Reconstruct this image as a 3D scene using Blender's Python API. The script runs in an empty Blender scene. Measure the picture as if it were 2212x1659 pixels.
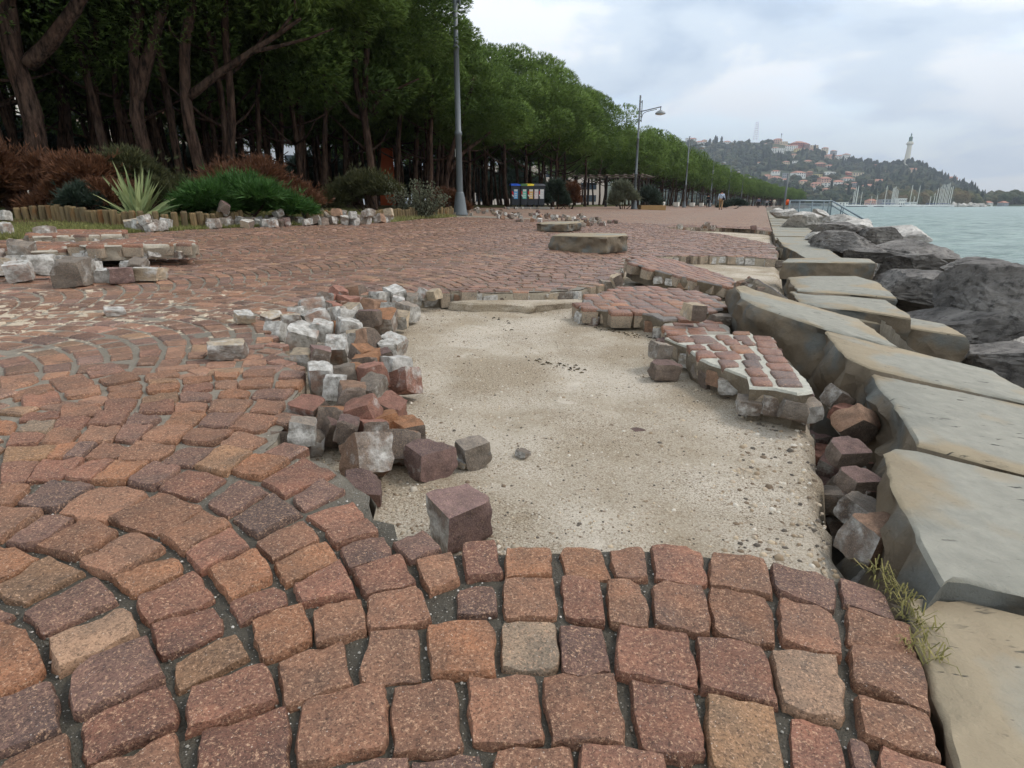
import bpy, bmesh, math, random
from mathutils import Vector, Matrix, Euler, noise
from mathutils.geometry import delaunay_2d_cdt, tessellate_polygon

random.seed(7)
R = random.random
def U(a, b): return a + (b - a) * random.random()
scn = bpy.context.scene
col = scn.collection

# ------------------------------------------------------------------ camera
F, TILT, EYE = 1267.0, math.atan(388 / 1267.0), 0.62
cam_d = bpy.data.cameras.new('camera')
cam_d.sensor_width = 36.0
cam_d.lens = 36.0 * F / 2212.0
cam_d.clip_start = 0.05
cam_d.clip_end = 20000
cam = bpy.data.objects.new('camera', cam_d)
col.objects.link(cam)
cam.location = (0, 0, EYE)
cam.rotation_euler = (math.pi / 2 - TILT, 0, 0)
scn.camera = cam

# ------------------------------------------------------------------ light
SUN_AZ, SUN_EL = math.radians(72), math.radians(50)      # azimuth clockwise from +Y
world = bpy.data.worlds.new('World')
scn.world = world
world.use_nodes = True
wn, wl = world.node_tree.nodes, world.node_tree.links
wn.clear()
def wnode(t, **k):
    n = wn.new(t)
    for a, b in k.items(): setattr(n, a, b)
    return n
w_out = wnode('ShaderNodeOutputWorld')
w_bg = wnode('ShaderNodeBackground')
w_bg.inputs['Strength'].default_value = 0.1
w_sky = wnode('ShaderNodeTexSky', sky_type='NISHITA', sun_disc=False)
w_sky.sun_elevation = SUN_EL
w_sky.sun_rotation = SUN_AZ
w_sky.air_density = 1.0
w_sky.dust_density = 2.0
w_tc = wnode('ShaderNodeTexCoord')
w_sep = wnode('ShaderNodeSeparateXYZ')
wl.new(w_tc.outputs['Generated'], w_sep.inputs[0])
# clouds: direction projected on a flat layer
w_add = wnode('ShaderNodeMath', operation='ADD'); w_add.inputs[1].default_value = 0.24
w_max = wnode('ShaderNodeMath', operation='MAXIMUM'); w_max.inputs[1].default_value = 0.12
wl.new(w_sep.outputs['Z'], w_add.inputs[0]); wl.new(w_add.outputs[0], w_max.inputs[0])
w_cmb = wnode('ShaderNodeCombineXYZ')
for ax in 'XY':
    d = wnode('ShaderNodeMath', operation='DIVIDE')
    wl.new(w_sep.outputs[ax], d.inputs[0]); wl.new(w_max.outputs[0], d.inputs[1])
    wl.new(d.outputs[0], w_cmb.inputs[ax])
def wnoise(scale, detail, rough, off, dist=0.0):
    m = wnode('ShaderNodeMapping'); m.inputs['Location'].default_value = off
    n = wnode('ShaderNodeTexNoise')
    n.inputs['Scale'].default_value = scale; n.inputs['Detail'].default_value = detail
    n.inputs['Roughness'].default_value = rough; n.inputs['Distortion'].default_value = dist
    wl.new(w_cmb.outputs[0], m.inputs['Vector']); wl.new(m.outputs[0], n.inputs['Vector'])
    return n
def wramp(src, stops):
    r = wnode('ShaderNodeValToRGB')
    el = r.color_ramp.elements
    while len(el) < len(stops): el.new(0.5)
    for e, (p, c) in zip(el, stops): e.position = p; e.color = (*c, 1)
    r.color_ramp.interpolation = 'EASE'
    wl.new(src.outputs['Fac'], r.inputs['Fac'])
    return r
n_cov = wnoise(1.1, 7, 0.55, (3.1, 7.7, 0), 0.2)
n_shade = wnoise(1.05, 7, 0.5, (11.3, 2.2, 0), 0.3)
cov = wramp(n_cov, [(0.36, (0.15,) * 3), (0.52, (1,) * 3)])
shade = wramp(n_shade, [(0.35, (5.0, 6.4, 8.2)), (0.45, (7.8, 9.0, 10.2)), (0.53, (11.9, 12.1, 12.2))])
w_mix = wnode('ShaderNodeMix', data_type='RGBA')
wl.new(cov.outputs['Color'], w_mix.inputs['Factor'])
w_gain = wnode('ShaderNodeMix', data_type='RGBA', blend_type='MULTIPLY')
w_gain.inputs['Factor'].default_value = 1.0
w_gain.inputs['B'].default_value = (2.6, 2.6, 2.6, 1)
wl.new(w_sky.outputs[0], w_gain.inputs['A'])
wl.new(w_gain.outputs['Result'], w_mix.inputs['A'])
wl.new(shade.outputs['Color'], w_mix.inputs['B'])
wl.new(w_mix.outputs['Result'], w_bg.inputs['Color'])
wl.new(w_bg.outputs[0], w_out.inputs['Surface'])

sun_d = bpy.data.lights.new('sun', 'SUN')
sun_d.energy = 1.5
sun_d.angle = math.radians(12)
sun_d.color = (1.0, 0.96, 0.9)
sun = bpy.data.objects.new('sun', sun_d)
col.objects.link(sun)
sun_dir = Vector((math.sin(SUN_AZ) * math.cos(SUN_EL), math.cos(SUN_AZ) * math.cos(SUN_EL), math.sin(SUN_EL)))
sun.rotation_euler = sun_dir.to_track_quat('Z', 'Y').to_euler()

vs = scn.view_settings
vs.view_transform = 'Standard'
vs.look = 'None'
vs.exposure = 0.22
vs.gamma = 1.0
vs.use_curve_mapping = False
scn.render.engine = 'CYCLES'
cy = scn.cycles
cy.max_bounces = 6; cy.diffuse_bounces = 3; cy.glossy_bounces = 2; cy.transmission_bounces = 2
cy.transparent_max_bounces = 4; cy.volume_bounces = 0
cy.use_denoising = True
cy.caustics_reflective = False; cy.caustics_refractive = False
cy.use_adaptive_sampling = True
cy.adaptive_threshold = 0.02

# ------------------------------------------------------------------ the place's frame: t along the quay, s landward of its edge
TH = math.radians(22.4)
EV, NV, P0, FALL = (math.sin(TH), math.cos(TH)), (-math.cos(TH), math.sin(TH)), (0.6, 0.8), 0.036
def S_(x, y): return (x - P0[0]) * NV[0] + (y - P0[1]) * NV[1]
def T_(x, y): return (x - P0[0]) * EV[0] + (y - P0[1]) * EV[1]
def xy(t, s): return (P0[0] + t * EV[0] + s * NV[0], P0[1] + t * EV[1] + s * NV[1])
def fall(s): return FALL * max(min(s, 16.0), 0.0)          # the promenade falls gently to the sea
def gz(x, y): return fall(S_(x, y))
def ts(t, s, z=None):
    x, y = xy(t, s)
    return Vector((x, y, fall(s) if z is None else z))
def ray(u, v):
    x, y = (u - 1106) / F, (v - 829.5) / F
    return Vector((x, math.cos(TILT) - y * math.sin(TILT), -math.sin(TILT) - y * math.cos(TILT)))
def on_plane(u, v, a, b, c):
    """point of the sight line on z = a + b*x + c*y"""
    d = ray(u, v)
    k = (a - EYE) / (d.z - b * d.x - c * d.y)
    return Vector((d.x * k, d.y * k, EYE + d.z * k))
def G(u, v, off=0.0):
    a0 = -FALL * (P0[0] * NV[0] + P0[1] * NV[1])
    p = on_plane(u, v, a0 + off, FALL * NV[0], FALL * NV[1])
    if S_(p.x, p.y) < 0: p = on_plane(u, v, off, 0, 0)
    return p
def at(u, v, Y):
    d = ray(u, v)
    return Vector((d.x / d.y * Y, Y, EYE + d.z / d.y * Y))
def proj(p):
    c, s = math.cos(TILT), math.sin(TILT)
    dz = p[2] - EYE
    f = p[1] * c - dz * s
    if f < 0.05: return (-9999, -9999)
    return (1106 + F * p[0] / f, 829.5 + F * (-p[1] * s - dz * c) / f)

# ------------------------------------------------------------------ materials
def lin(r, g, b):
    f = lambda c: (c / 255 / 12.92) if c <= 10 else ((c / 255 + 0.055) / 1.055) ** 2.4
    return (f(r), f(g), f(b))
class Mat:
    def __init__(s, name, rough=0.8, spec=0.4):
        s.m = bpy.data.materials.new(name); s.m.use_nodes = True
        s.n, s.l = s.m.node_tree.nodes, s.m.node_tree.links
        s.b = s.n['Principled BSDF']
        s.b.inputs['Roughness'].default_value = rough
        s.b.inputs['Specular IOR Level'].default_value = spec
        s.tc = None
    def node(s, t, **k):
        n = s.n.new(t)
        for a, b in k.items(): setattr(n, a, b)
        return n
    def coord(s, kind='Object', rand=True):
        tc = s.node('ShaderNodeTexCoord')
        if kind == 'World': return s.node('ShaderNodeNewGeometry').outputs['Position']
        out = tc.outputs[kind]
        if rand:
            oi = s.node('ShaderNodeObjectInfo'); m = s.node('ShaderNodeMath', operation='MULTIPLY'); m.inputs[1].default_value = 37.0
            s.l.new(oi.outputs['Random'], m.inputs[0])
            a = s.node('ShaderNodeVectorMath', operation='ADD')
            s.l.new(out, a.inputs[0]); s.l.new(m.outputs[0], a.inputs[1])
            out = a.outputs[0]
        return out
    def noise(s, vec, scale, detail=4, rough=0.55, dist=0.0):
        n = s.node('ShaderNodeTexNoise')
        n.inputs['Scale'].default_value = scale; n.inputs['Detail'].default_value = detail
        n.inputs['Roughness'].default_value = rough; n.inputs['Distortion'].default_value = dist
        s.l.new(vec, n.inputs['Vector']); return n.outputs['Fac']
    def voro(s, vec, scale, feature='F1', out='Distance', rnd=1.0):
        n = s.node('ShaderNodeTexVoronoi', feature=feature)
        n.inputs['Scale'].default_value = scale; n.inputs['Randomness'].default_value = rnd
        s.l.new(vec, n.inputs['Vector']); return n.outputs[out]
    def ramp(s, fac, stops):
        r = s.node('ShaderNodeValToRGB'); el = r.color_ramp.elements
        while len(el) < len(stops): el.new(0.5)
        for e, (p, c) in zip(el, stops):
            e.position = p; e.color = (*c, 1) if isinstance(c, tuple) else (c, c, c, 1)
        s.l.new(fac, r.inputs['Fac']); return r.outputs['Color']
    def mix(s, fac, a, b, mode='MIX'):
        m = s.node('ShaderNodeMix', data_type='RGBA', blend_type=mode)
        for sock, v in (('Factor', fac), ('A', a), ('B', b)):
            i = m.inputs[sock] if sock != 'Factor' else m.inputs[0]
            if isinstance(v, bpy.types.NodeSocket): s.l.new(v, i)
            elif sock == 'Factor': i.default_value = v
            else: i.default_value = (*v, 1)
        return m.outputs['Result']
    def math(s, op, a, b=0.0):
        m = s.node('ShaderNodeMath', operation=op)
        for i, v in enumerate((a, b)):
            if isinstance(v, bpy.types.NodeSocket): s.l.new(v, m.inputs[i])
            else: m.inputs[i].default_value = v
        return m.outputs[0]
    def attr(s, name='col', out='Color'):
        a = s.node('ShaderNodeAttribute', attribute_name=name); return a.outputs[out]
    def bump(s, h, strength=0.4, dist=0.01):
        b = s.node('ShaderNodeBump'); b.inputs['Strength'].default_value = strength; b.inputs['Distance'].default_value = dist
        s.l.new(h, b.inputs['Height']); s.l.new(b.outputs[0], s.b.inputs['Normal'])
    def color(s, c):
        if isinstance(c, bpy.types.NodeSocket): s.l.new(c, s.b.inputs['Base Color'])
        else: s.b.inputs['Base Color'].default_value = (*c, 1)
    def rough(s, r): s.l.new(r, s.b.inputs['Roughness'])
SAND = lin(190, 172, 145)
def flat(name, c, rough=0.7, spec=0.3, var=0.12, scale=6.0, metal=0.0):
    m = Mat(name, rough, spec)
    v = m.coord('Object')
    m.color(m.mix(m.noise(v, scale, 4), tuple(x * (1 - var) for x in c), tuple(min(1, x * (1 + var)) for x in c)))
    m.b.inputs['Metallic'].default_value = metal
    return m.m
def mat_cobble(name, wet):
    m = Mat(name, 0.8, 0.45)
    v = m.coord('Object')
    a = m.attr('col')
    dust = m.attr('col', 'Alpha')
    n1 = m.noise(v, 14, 5, 0.6)
    n2 = m.noise(v, 105, 4, 0.75)
    c = m.mix(m.ramp(n1, [(0.3, 0.0), (0.7, 1.0)]), m.mix(1.0, a, (0.66, 0.70, 0.72), 'MULTIPLY'), m.mix(1.0, a, (1.30, 1.24, 1.18), 'MULTIPLY'))
    n3 = m.noise(v, 290, 3, 0.8)
    c = m.mix(m.ramp(n3, [(0.36, 1.0), (0.5, 0.0)]), c, m.mix(1.0, c, (0.36, 0.35, 0.35), 'MULTIPLY'))
    c = m.mix(m.ramp(n2, [(0.40, 0.85), (0.50, 0.0)]), c, m.mix(1.0, c, (0.62, 0.6, 0.6), 'MULTIPLY'))
    # pale crystals and blown-in grains
    c = m.mix(m.ramp(m.noise(v, 215, 3, 0.85), [(0.54, 0.0), (0.66, 0.8)]), c, lin(196, 158, 126))
    c = m.mix(m.ramp(m.voro(v, 105), [(0.045, 0.85), (0.09, 0.0)]), c, lin(206, 196, 184))
    d = m.math('GREATER_THAN', m.math('ADD', m.noise(v, 11, 6, 0.7), dust), 0.98)
    c = m.mix(d, c, m.mix(m.noise(v, 150, 3), lin(165, 148, 125), lin(205, 190, 165)))
    m.color(c)
    m.rough(m.ramp(n1, [(0.3, 0.42 if wet else 0.62), (0.7, 0.6 if wet else 0.85)]))
    h = m.math('ADD', m.math('MULTIPLY', n2, 0.5), m.math('ADD', m.math('MULTIPLY', n3, 0.25), m.math('MULTIPLY', m.noise(v, 40, 4, 0.6), 0.9)))
    m.bump(h, 0.75 if not wet else 0.35, 0.008)
    return m.m
M_COB = mat_cobble('porphyry_setts', False)
M_WET = mat_cobble('damp_porphyry_setts', True)
def mat_mortar():
    m = Mat('joint_mortar', 0.7, 0.4)
    v = m.coord('World')
    a = m.attr('col'); dust = m.attr('col', 'Alpha')
    n = m.noise(v, 60, 5, 0.65)
    c = m.mix(n, m.mix(1.0, a, (0.5, 0.5, 0.5), 'MULTIPLY'), m.mix(1.0, a, (1.4, 1.4, 1.4), 'MULTIPLY'))
    sp = m.voro(v, 160)
    c = m.mix(m.ramp(sp, [(0.1, 0.8), (0.17, 0.0)]), c, lin(185, 180, 170))
    d = m.math('GREATER_THAN', m.math('ADD', m.noise(v, 16, 6, 0.7), dust), 0.80)
    c = m.mix(d, c, m.mix(m.noise(v, 150, 3), lin(165, 148, 125), lin(205, 190, 165)))
    m.color(c)
    m.bump(m.math('ADD', n, m.noise(v, 260, 2)), 0.6, 0.01)
    return m.m
M_MOR = mat_mortar()
def mat_sand():
    m = Mat('washed_sand', 0.95, 0.15)
    v = m.coord('World')
    big = m.noise(v, 2.3, 4, 0.55)
    c = m.mix(m.ramp(big, [(0.38, 0.0), (0.62, 1.0)]), lin(168, 154, 132), lin(202, 191, 173))
    gr = m.noise(v, 210, 3, 0.8)
    grain_mask = m.ramp(m.noise(v, 3.1, 3), [(0.38, 0.35), (0.6, 1.0)])
    c = m.mix(m.mix(1.0, m.ramp(gr, [(0.36, 1.0), (0.5, 0.0)]), grain_mask, 'MULTIPLY'), c, lin(104, 86, 66))
    c = m.mix(m.ramp(m.noise(v, 95, 3, 0.8), [(0.34, 0.7), (0.47, 0.0)]), c, lin(126, 106, 82))
    c = m.mix(m.ramp(gr, [(0.56, 0.0), (0.72, 0.9)]), c, lin(226, 214, 194))
    c = m.mix(m.ramp(m.voro(v, 46), [(0.05, 0.9), (0.09, 0.0)]), c, lin(80, 72, 62))
    c = m.mix(m.ramp(m.noise(v, 5, 5, 0.6), [(0.62, 0.0), (0.76, 0.65)]), c, lin(224, 214, 198))
    c = m.mix(m.ramp(m.noise(v, 1.6, 4, 0.7), [(0.64, 0.0), (0.78, 0.5)]), c, lin(140, 112, 82))
    m.color(c)
    m.bump(m.math('ADD', gr, m.math('MULTIPLY', m.noise(v, 45, 4), 0.8)), 0.75, 0.012)
    return m.m
M_SAND = mat_sand()
def mat_slab():
    m = Mat('grey_sandstone', 0.82, 0.22)
    v = m.coord('Object')
    a = m.attr('col')                      # r: 1 on the dressed top, 0 on the broken flanks
    sep = m.node('ShaderNodeSeparateColor'); m.l.new(a, sep.inputs[0])
    big = m.noise(v, 2.4, 3, 0.5)
    rim = m.math('ADD', m.math('MULTIPLY', sep.outputs[2], 0.5), m.math('MULTIPLY', sep.outputs[1], 0.11))
    rim = m.math('ADD', rim, m.math('ADD', m.math('MULTIPLY', big, 0.85), m.math('MULTIPLY', m.noise(v, 9, 5, 0.6), 0.15)))
    top = m.mix(m.ramp(rim, [(0.56, 0.0), (0.64, 0.9)]),
                m.mix(m.noise(v, 20, 5), lin(118, 117, 107), lin(160, 156, 142)),
                m.mix(m.noise(v, 12, 5), lin(136, 120, 96), lin(162, 148, 122)))
    mp = m.node('ShaderNodeMapping'); mp.inputs['Scale'].default_value = (1, 4.5, 1); mp.inputs['Rotation'].default_value = (0, 0, 0.45)
    m.l.new(v, mp.inputs['Vector'])
    fl = m.ramp(m.noise(mp.outputs[0], 13, 3, 0.6), [(0.315, 1.0), (0.355, 0.0)])
    top = m.mix(m.mix(1.0, fl, m.ramp(m.noise(v, 5, 2), [(0.42, 0.0), (0.55, 1.0)]), 'MULTIPLY'), top, lin(70, 68, 62))
    side = m.mix(m.noise(v, 7, 5, 0.6), lin(66, 58, 48), lin(134, 120, 100))
    side = m.mix(m.ramp(m.noise(v, 4, 3), [(0.5, 0.0), (0.62, 1.0)]), side, lin(98, 98, 92))
    m.color(m.mix(sep.outputs[0], side, top))
    pit = m.ramp(m.noise(v, 60, 5, 0.7), [(0.36, 1.0), (0.46, 0.0)])
    side_h = m.math('MULTIPLY', m.math('SUBTRACT', 1.0, sep.outputs[0]), m.math('ADD', m.noise(v, 9, 5, 0.6), m.voro(v, 11)))
    n = m.noise(v, 35, 6, 0.65)
    m.bump(m.math('ADD', m.math('MULTIPLY', side_h, 3.0), m.math('SUBTRACT', n, m.math('ADD', m.math('MULTIPLY', fl, 0.5), m.math('MULTIPLY', pit, 0.12)))), 0.45, 0.012)
    return m.m
M_SLAB = mat_slab()
def mat_rock(name, c1, c2):
    m = Mat(name, 0.8, 0.3)
    v = m.coord('World')
    n = m.noise(v, 3.0, 8, 0.65, 0.3)
    c = m.mix(m.ramp(n, [(0.3, 0.0), (0.68, 1.0)]), c1, c2)
    c = m.mix(m.ramp(m.noise(v, 16, 7, 0.75), [(0.36, 0.75), (0.5, 0.0)]), c, tuple(x * 0.5 for x in c1))
    mp = m.node('ShaderNodeMapping'); mp.inputs['Rotation'].default_value = (0.4, 0.6, 0); mp.inputs['Scale'].default_value = (1, 1, 5)
    m.l.new(v, mp.inputs['Vector'])
    m.color(c)
    m.bump(m.math('ADD', m.math('MULTIPLY', m.noise(mp.outputs[0], 4, 6, 0.65), 0.6), m.noise(v, 22, 8, 0.75)), 0.9, 0.035)
    return m.m
M_ROCKD = mat_rock('dark_boulder', lin(72, 68, 64), lin(150, 144, 136))
M_ROCKL = mat_rock('pale_limestone_boulder', lin(150, 144, 135), lin(218, 212, 202))
def mat_loose():
    m = Mat('loose_sett', 0.85, 0.3)
    v = m.coord('Object')
    a = m.attr('col'); white = m.attr('col', 'Alpha')     # alpha: how much old mortar clings to that face
    n = m.noise(v, 3.2, 6, 0.65)
    n2 = m.noise(v, 30, 4, 0.8)
    c = m.mix(m.ramp(n, [(0.3, 0.0), (0.7, 1.0)]), m.mix(1.0, a, (0.6, 0.6, 0.6), 'MULTIPLY'), m.mix(1.0, a, (1.3, 1.25, 1.2), 'MULTIPLY'))
    c = m.mix(m.ramp(m.noise(v, 34, 2, 0.8), [(0.56, 0.0), (0.7, 0.6)]), c, lin(196, 166, 136))
    c = m.mix(m.ramp(n2, [(0.36, 0.8), (0.48, 0.0)]), c, m.mix(1.0, c, (0.5, 0.5, 0.5), 'MULTIPLY'))
    w = m.ramp(m.math('ADD', m.math('MULTIPLY', m.noise(v, 1.7, 6, 0.65), 0.75), white), [(0.70, 0.0), (0.84, 1.0)])
    c = m.mix(w, c, m.mix(m.ramp(m.noise(v, 3.0, 6, 0.7), [(0.32, 0.0), (0.62, 1.0)]), lin(116, 110, 99), lin(204, 200, 192)))
    m.color(c)
    m.bump(m.math('ADD', m.noise(v, 6, 6, 0.65), m.math('MULTIPLY', n2, 0.35)), 0.8, 0.012)
    return m.m
M_LOOSE = mat_loose()

# ------------------------------------------------------------------ mesh helpers
class MB:
    def __init__(s): s.v, s.f, s.c = [], [], []
    def add(s, verts, faces, c=(1, 1, 1, 0)):
        o = len(s.v); s.v += [tuple(p) for p in verts]
        for f in faces:
            s.f.append(tuple(i + o for i in f))
        if c and isinstance(c[0], (tuple, list)): s.c += list(c)
        else: s.c += [c] * len(faces)
    def quad(s, a, b, c_, d, c=(1, 1, 1, 0)): s.add([a, b, c_, d], [(0, 1, 2, 3)], c)
    def box(s, lo, hi, c=(1, 1, 1, 0), M=None):
        x0, y0, z0 = lo; x1, y1, z1 = hi
        vs_ = [Vector(p) for p in ((x0, y0, z0), (x1, y0, z0), (x1, y1, z0), (x0, y1, z0), (x0, y0, z1), (x1, y0, z1), (x1, y1, z1), (x0, y1, z1))]
        if M: vs_ = [M @ p for p in vs_]
        s.add(vs_, [(3, 2, 1, 0), (4, 5, 6, 7), (0, 1, 5, 4), (1, 2, 6, 5), (2, 3, 7, 6), (3, 0, 4, 7)], c)
    def tube(s, pts, rad, n=8, c=(1, 1, 1, 0), cap=True, jit=0.0):
        rings = []
        up = Vector((0.3, 0.2, 1)).normalized()
        for i, p in enumerate(pts):
            p = Vector(p)
            d = (Vector(pts[min(i + 1, len(pts) - 1)]) - Vector(pts[max(i - 1, 0)])).normalized()
            a = d.cross(up if abs(d.dot(up)) < 0.95 else Vector((1, 0, 0))).normalized(); b = d.cross(a)
            r = rad[i] if isinstance(rad, (list, tuple)) else rad
            rings.append([p + (a * math.cos(2 * math.pi * k / n) + b * math.sin(2 * math.pi * k / n)) * r * (1 + jit * U(-1, 1)) for k in range(n)])
        vs_ = [q for rg in rings for q in rg]; fs = []
        for i in range(len(pts) - 1):
            for k in range(n):
                fs.append((i * n + k, i * n + (k + 1) % n, (i + 1) * n + (k + 1) % n, (i + 1) * n + k))
        if cap:
            fs.append(tuple(range(n))[::-1]); fs.append(tuple((len(pts) - 1) * n + k for k in range(n)))
        s.add(vs_, fs, c)
    def mesh(s, name, mat, smooth=False):
        me = bpy.data.meshes.new(name)
        me.from_pydata(s.v, [], s.f)
        at_ = me.color_attributes.new('col', 'FLOAT_COLOR', 'CORNER')
        buf = []
        for f, c in zip(s.f, s.c):
            if isinstance(c[0], tuple):
                for q in c: buf.extend(q)
                continue
            c4 = (c[0], c[1], c[2], c[3] if len(c) > 3 else 0.0)
            buf.extend(c4 * len(f))
        at_.data.foreach_set('color', buf)
        if smooth: me.polygons.foreach_set('use_smooth', [True] * len(s.f))
        me.materials.append(mat)
        me.update()
        return me
    def build(s, name, mat, parent=None, smooth=False, loc=None, **tags):
        o = bpy.data.objects.new(name, s.mesh(name, mat, smooth))
        col.objects.link(o)
        if loc is not None: o.location = loc
        if parent is not None: o.parent = parent
        for k, v in tags.items(): o[k] = v
        return o
def put(name, me, parent=None, loc=None, rot=None, scale=None, **tags):
    o = bpy.data.objects.new(name, me); col.objects.link(o)
    if loc is not None: o.location = loc
    if rot is not None: o.rotation_euler = rot
    if scale is not None: o.scale = scale if isinstance(scale, (tuple, list, Vector)) else (scale,) * 3
    if parent is not None: o.parent = parent
    for k, v in tags.items(): o[k] = v
    return o
def thing(name, label, cat, loc=(0, 0, 0), rz=0, group=None, scale=1.0):
    o = bpy.data.objects.new(name, None); col.objects.link(o)
    o.location = loc; o.rotation_euler = (0, 0, rz); o.scale = (scale,) * 3
    o.empty_display_size = 0.1
    o['label'] = label; o['category'] = cat
    if group: o['group'] = group
    return o
def copy_tree(root, loc, rz=0, scale=None, label=None):
    r = root.copy(); col.objects.link(r); r.location = loc; r.rotation_euler = (0, 0, rz)
    if scale is not None: r.scale = (scale,) * 3
    if label: r['label'] = label
    for ch in root.children:
        c = ch.copy(); col.objects.link(c); c.parent = r
        for g in ch.children:
            d = g.copy(); col.objects.link(d); d.parent = c
    return r
def inside(p, poly):
    x, y = p[0], p[1]; r = False; j = len(poly) - 1
    for i in range(len(poly)):
        xi, yi, xj, yj = poly[i][0], poly[i][1], poly[j][0], poly[j][1]
        if (yi > y) != (yj > y) and x < (xj - xi) * (y - yi) / (yj - yi) + xi: r = not r
        j = i
    return r
def resample(poly, seg, jit=0.0, closed=True):
    out = []
    n = len(poly)
    for i in range(n if closed else n - 1):
        a, b = Vector(poly[i]), Vector(poly[(i + 1) % n])
        L = (b - a).length; k = max(1, int(round(L / seg)))
        for j in range(k):
            p = a.lerp(b, j / k)
            if jit and j: p = p + Vector((U(-jit, jit), U(-jit, jit), 0 if len(p) > 2 else 0)[:len(p)])
            out.append(p)
    if not closed: out.append(Vector(poly[-1]))
    return out
def nz(p, s, seed=0.0): return noise.noise(Vector((p[0] * s + seed, p[1] * s + seed * 1.7, p[2] * s - seed)))
# ------------------------------------------------------------------ sea, shore, park ground
def mat_sea():
    m = Mat('sea_water', 0.3, 0.22)
    v = m.coord('World')
    big = m.noise(v, 0.02, 4)
    mp = m.node('ShaderNodeMapping'); mp.inputs['Rotation'].default_value = (0, 0, 0.5); mp.inputs['Scale'].default_value = (0.5, 1.2, 1)
    m.l.new(v, mp.inputs['Vector'])
    foam = m.ramp(m.noise(mp.outputs[0], 0.55, 7, 0.7), [(0.66, 0.0), (0.72, 0.8)])
    ripple_shade = m.ramp(m.noise(mp.outputs[0], 0.9, 6, 0.7), [(0.38, 0.0), (0.62, 1.0)])  # light and dark of the ripples painted into the water colour
    m.color(m.mix(foam, m.mix(ripple_shade, m.mix(big, lin(72, 98, 92), lin(96, 120, 112)), m.mix(big, lin(118, 140, 132), lin(152, 170, 160))), lin(222, 228, 226)))
    m.bump(m.math('ADD', m.noise(mp.outputs[0], 1.1, 6, 0.65), m.math('MULTIPLY', m.noise(mp.outputs[0], 0.18, 4), 2.5)), 1.0, 0.55)
    return m.m
SEA_Z = -1.35
mb = MB()
# waves as real relief near the shore, one sheet to the horizon
def sea_h(x, y):
    k = max(0.0, 1 - math.hypot(x, y) / 420.0)
    return SEA_Z + k * (0.30 * nz((x * 0.45, y * 0.9, 0), 0.55, 3) + 0.36 * nz((x * 0.5, y, 0), 0.16, 9) + 0.07 * nz((x, y, 0), 1.9, 5))
ang = [math.radians(a) for a in [-60 + i * 0.5 for i in range(241)]]
rad = [2.0]
while rad[-1] < 9000: rad.append(rad[-1] * (1.014 if rad[-1] < 160 else 1.05) + 0.03)
sv = []
for r in rad:
    for a in ang:
        x, y = r * math.sin(a), r * math.cos(a)
        sv.append((x, y, sea_h(x, y)))
na = len(ang); sf = []
for i in range(len(rad) - 1):
    for j in range(na - 1):
        x, y, _ = sv[i * na + j]
        if S_(x, y) > 6 and T_(x, y) < 380: continue
        sf.append((i * na + j, i * na + j + 1, (i + 1) * na + j + 1, (i + 1) * na + j))
mb.add(sv, sf)
mb.build('sea', mat_sea(), smooth=True, kind='structure')

# the rubble core of the shore that falls from the quay to the water, all along the promenade
def edge_s(t):            # the promenade bends to the right far away
    return 0.0 if t < 110 else -0.00026 * (t - 110) ** 2
mb = MB()
rows = []
tt = [-4 + i * 0.5 for i in range(50)] + [21 + i * 3 for i in range(30)] + [111 + i * 12 for i in range(26)]
for t in tt:
    row = []
    for ds, z in ((0.6, -0.16), (0.10, -0.30), (-0.05, -0.42), (-0.5, -0.45), (-1.2, -0.62), (-2.5, -1.05), (-4.5, -1.5), (-8, -2.4)):
        x, y = xy(t, edge_s(t) + ds)
        row.append((x, y, z + (0.10 * nz((x, y, 0), 1.7, 2) if ds < 0 else 0)))
    rows.append(row)
n = 8
mb.add([p for r in rows for p in r], [(i * n + j, (i + 1) * n + j, (i + 1) * n + j + 1, i * n + j + 1) for i in range(len(rows) - 1) for j in range(n - 1)])
mb.build('shore_slope', mat_rock('shore_rubble', lin(52, 47, 41), lin(104, 96, 84)), kind='structure')

# park soil on the landward side
def mat_park():
    m = Mat('park_soil', 0.95, 0.1)
    v = m.coord('World')
    g = m.ramp(m.noise(v, 0.6, 5), [(0.42, 0.0), (0.58, 1.0)])
    m.color(m.mix(g, m.mix(m.noise(v, 9, 5), lin(66, 52, 38), lin(98, 80, 58)), m.mix(m.noise(v, 14, 5), lin(62, 70, 36), lin(104, 108, 62))))
    m.bump(m.noise(v, 20, 5), 0.8, 0.04)
    return m.m
M_PARK = mat_park()
lawn_d = [(-900, 560), (-300, 535), (0, 517), (150, 509), (330, 500), (480, 492), (640, 486), (840, 480), (905, 473), (990, 468)]
LAWN = [T_(p.x, p.y) for p in [G(u, v) for u, v in lawn_d]], [S_(p.x, p.y) for p in [G(u, v) for u, v in lawn_d]]
def lawn_s(t):
    T, S = LAWN
    if t <= T[0]: return S[0]
    for i in range(len(T) - 1):
        if T[i] <= t <= T[i + 1]:
            return S[i] + (S[i + 1] - S[i]) * (t - T[i]) / max(1e-6, T[i + 1] - T[i])
    return S[-1] + min(4.6, (t - T[-1]) * 0.9)       # the paving widens behind the first lamp
mb = MB()
rows = []
for t in [-30 + i * 1.5 for i in range(100)] + [122 + i * 10 for i in range(32)]:
    s0 = lawn_s(t) + (edge_s(t) if t > 110 else 0)
    rows.append([ts(t, s, fall(s) + (0.05 * nz((t, s, 0), 0.7) if k else -0.03) + (0.0 if k else 0)) for k, s in enumerate((s0, s0 + 0.25, s0 + 1, s0 + 2.5, s0 + 5, s0 + 9, s0 + 15, s0 + 30, s0 + 60, s0 + 160))])
n = 10
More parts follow.
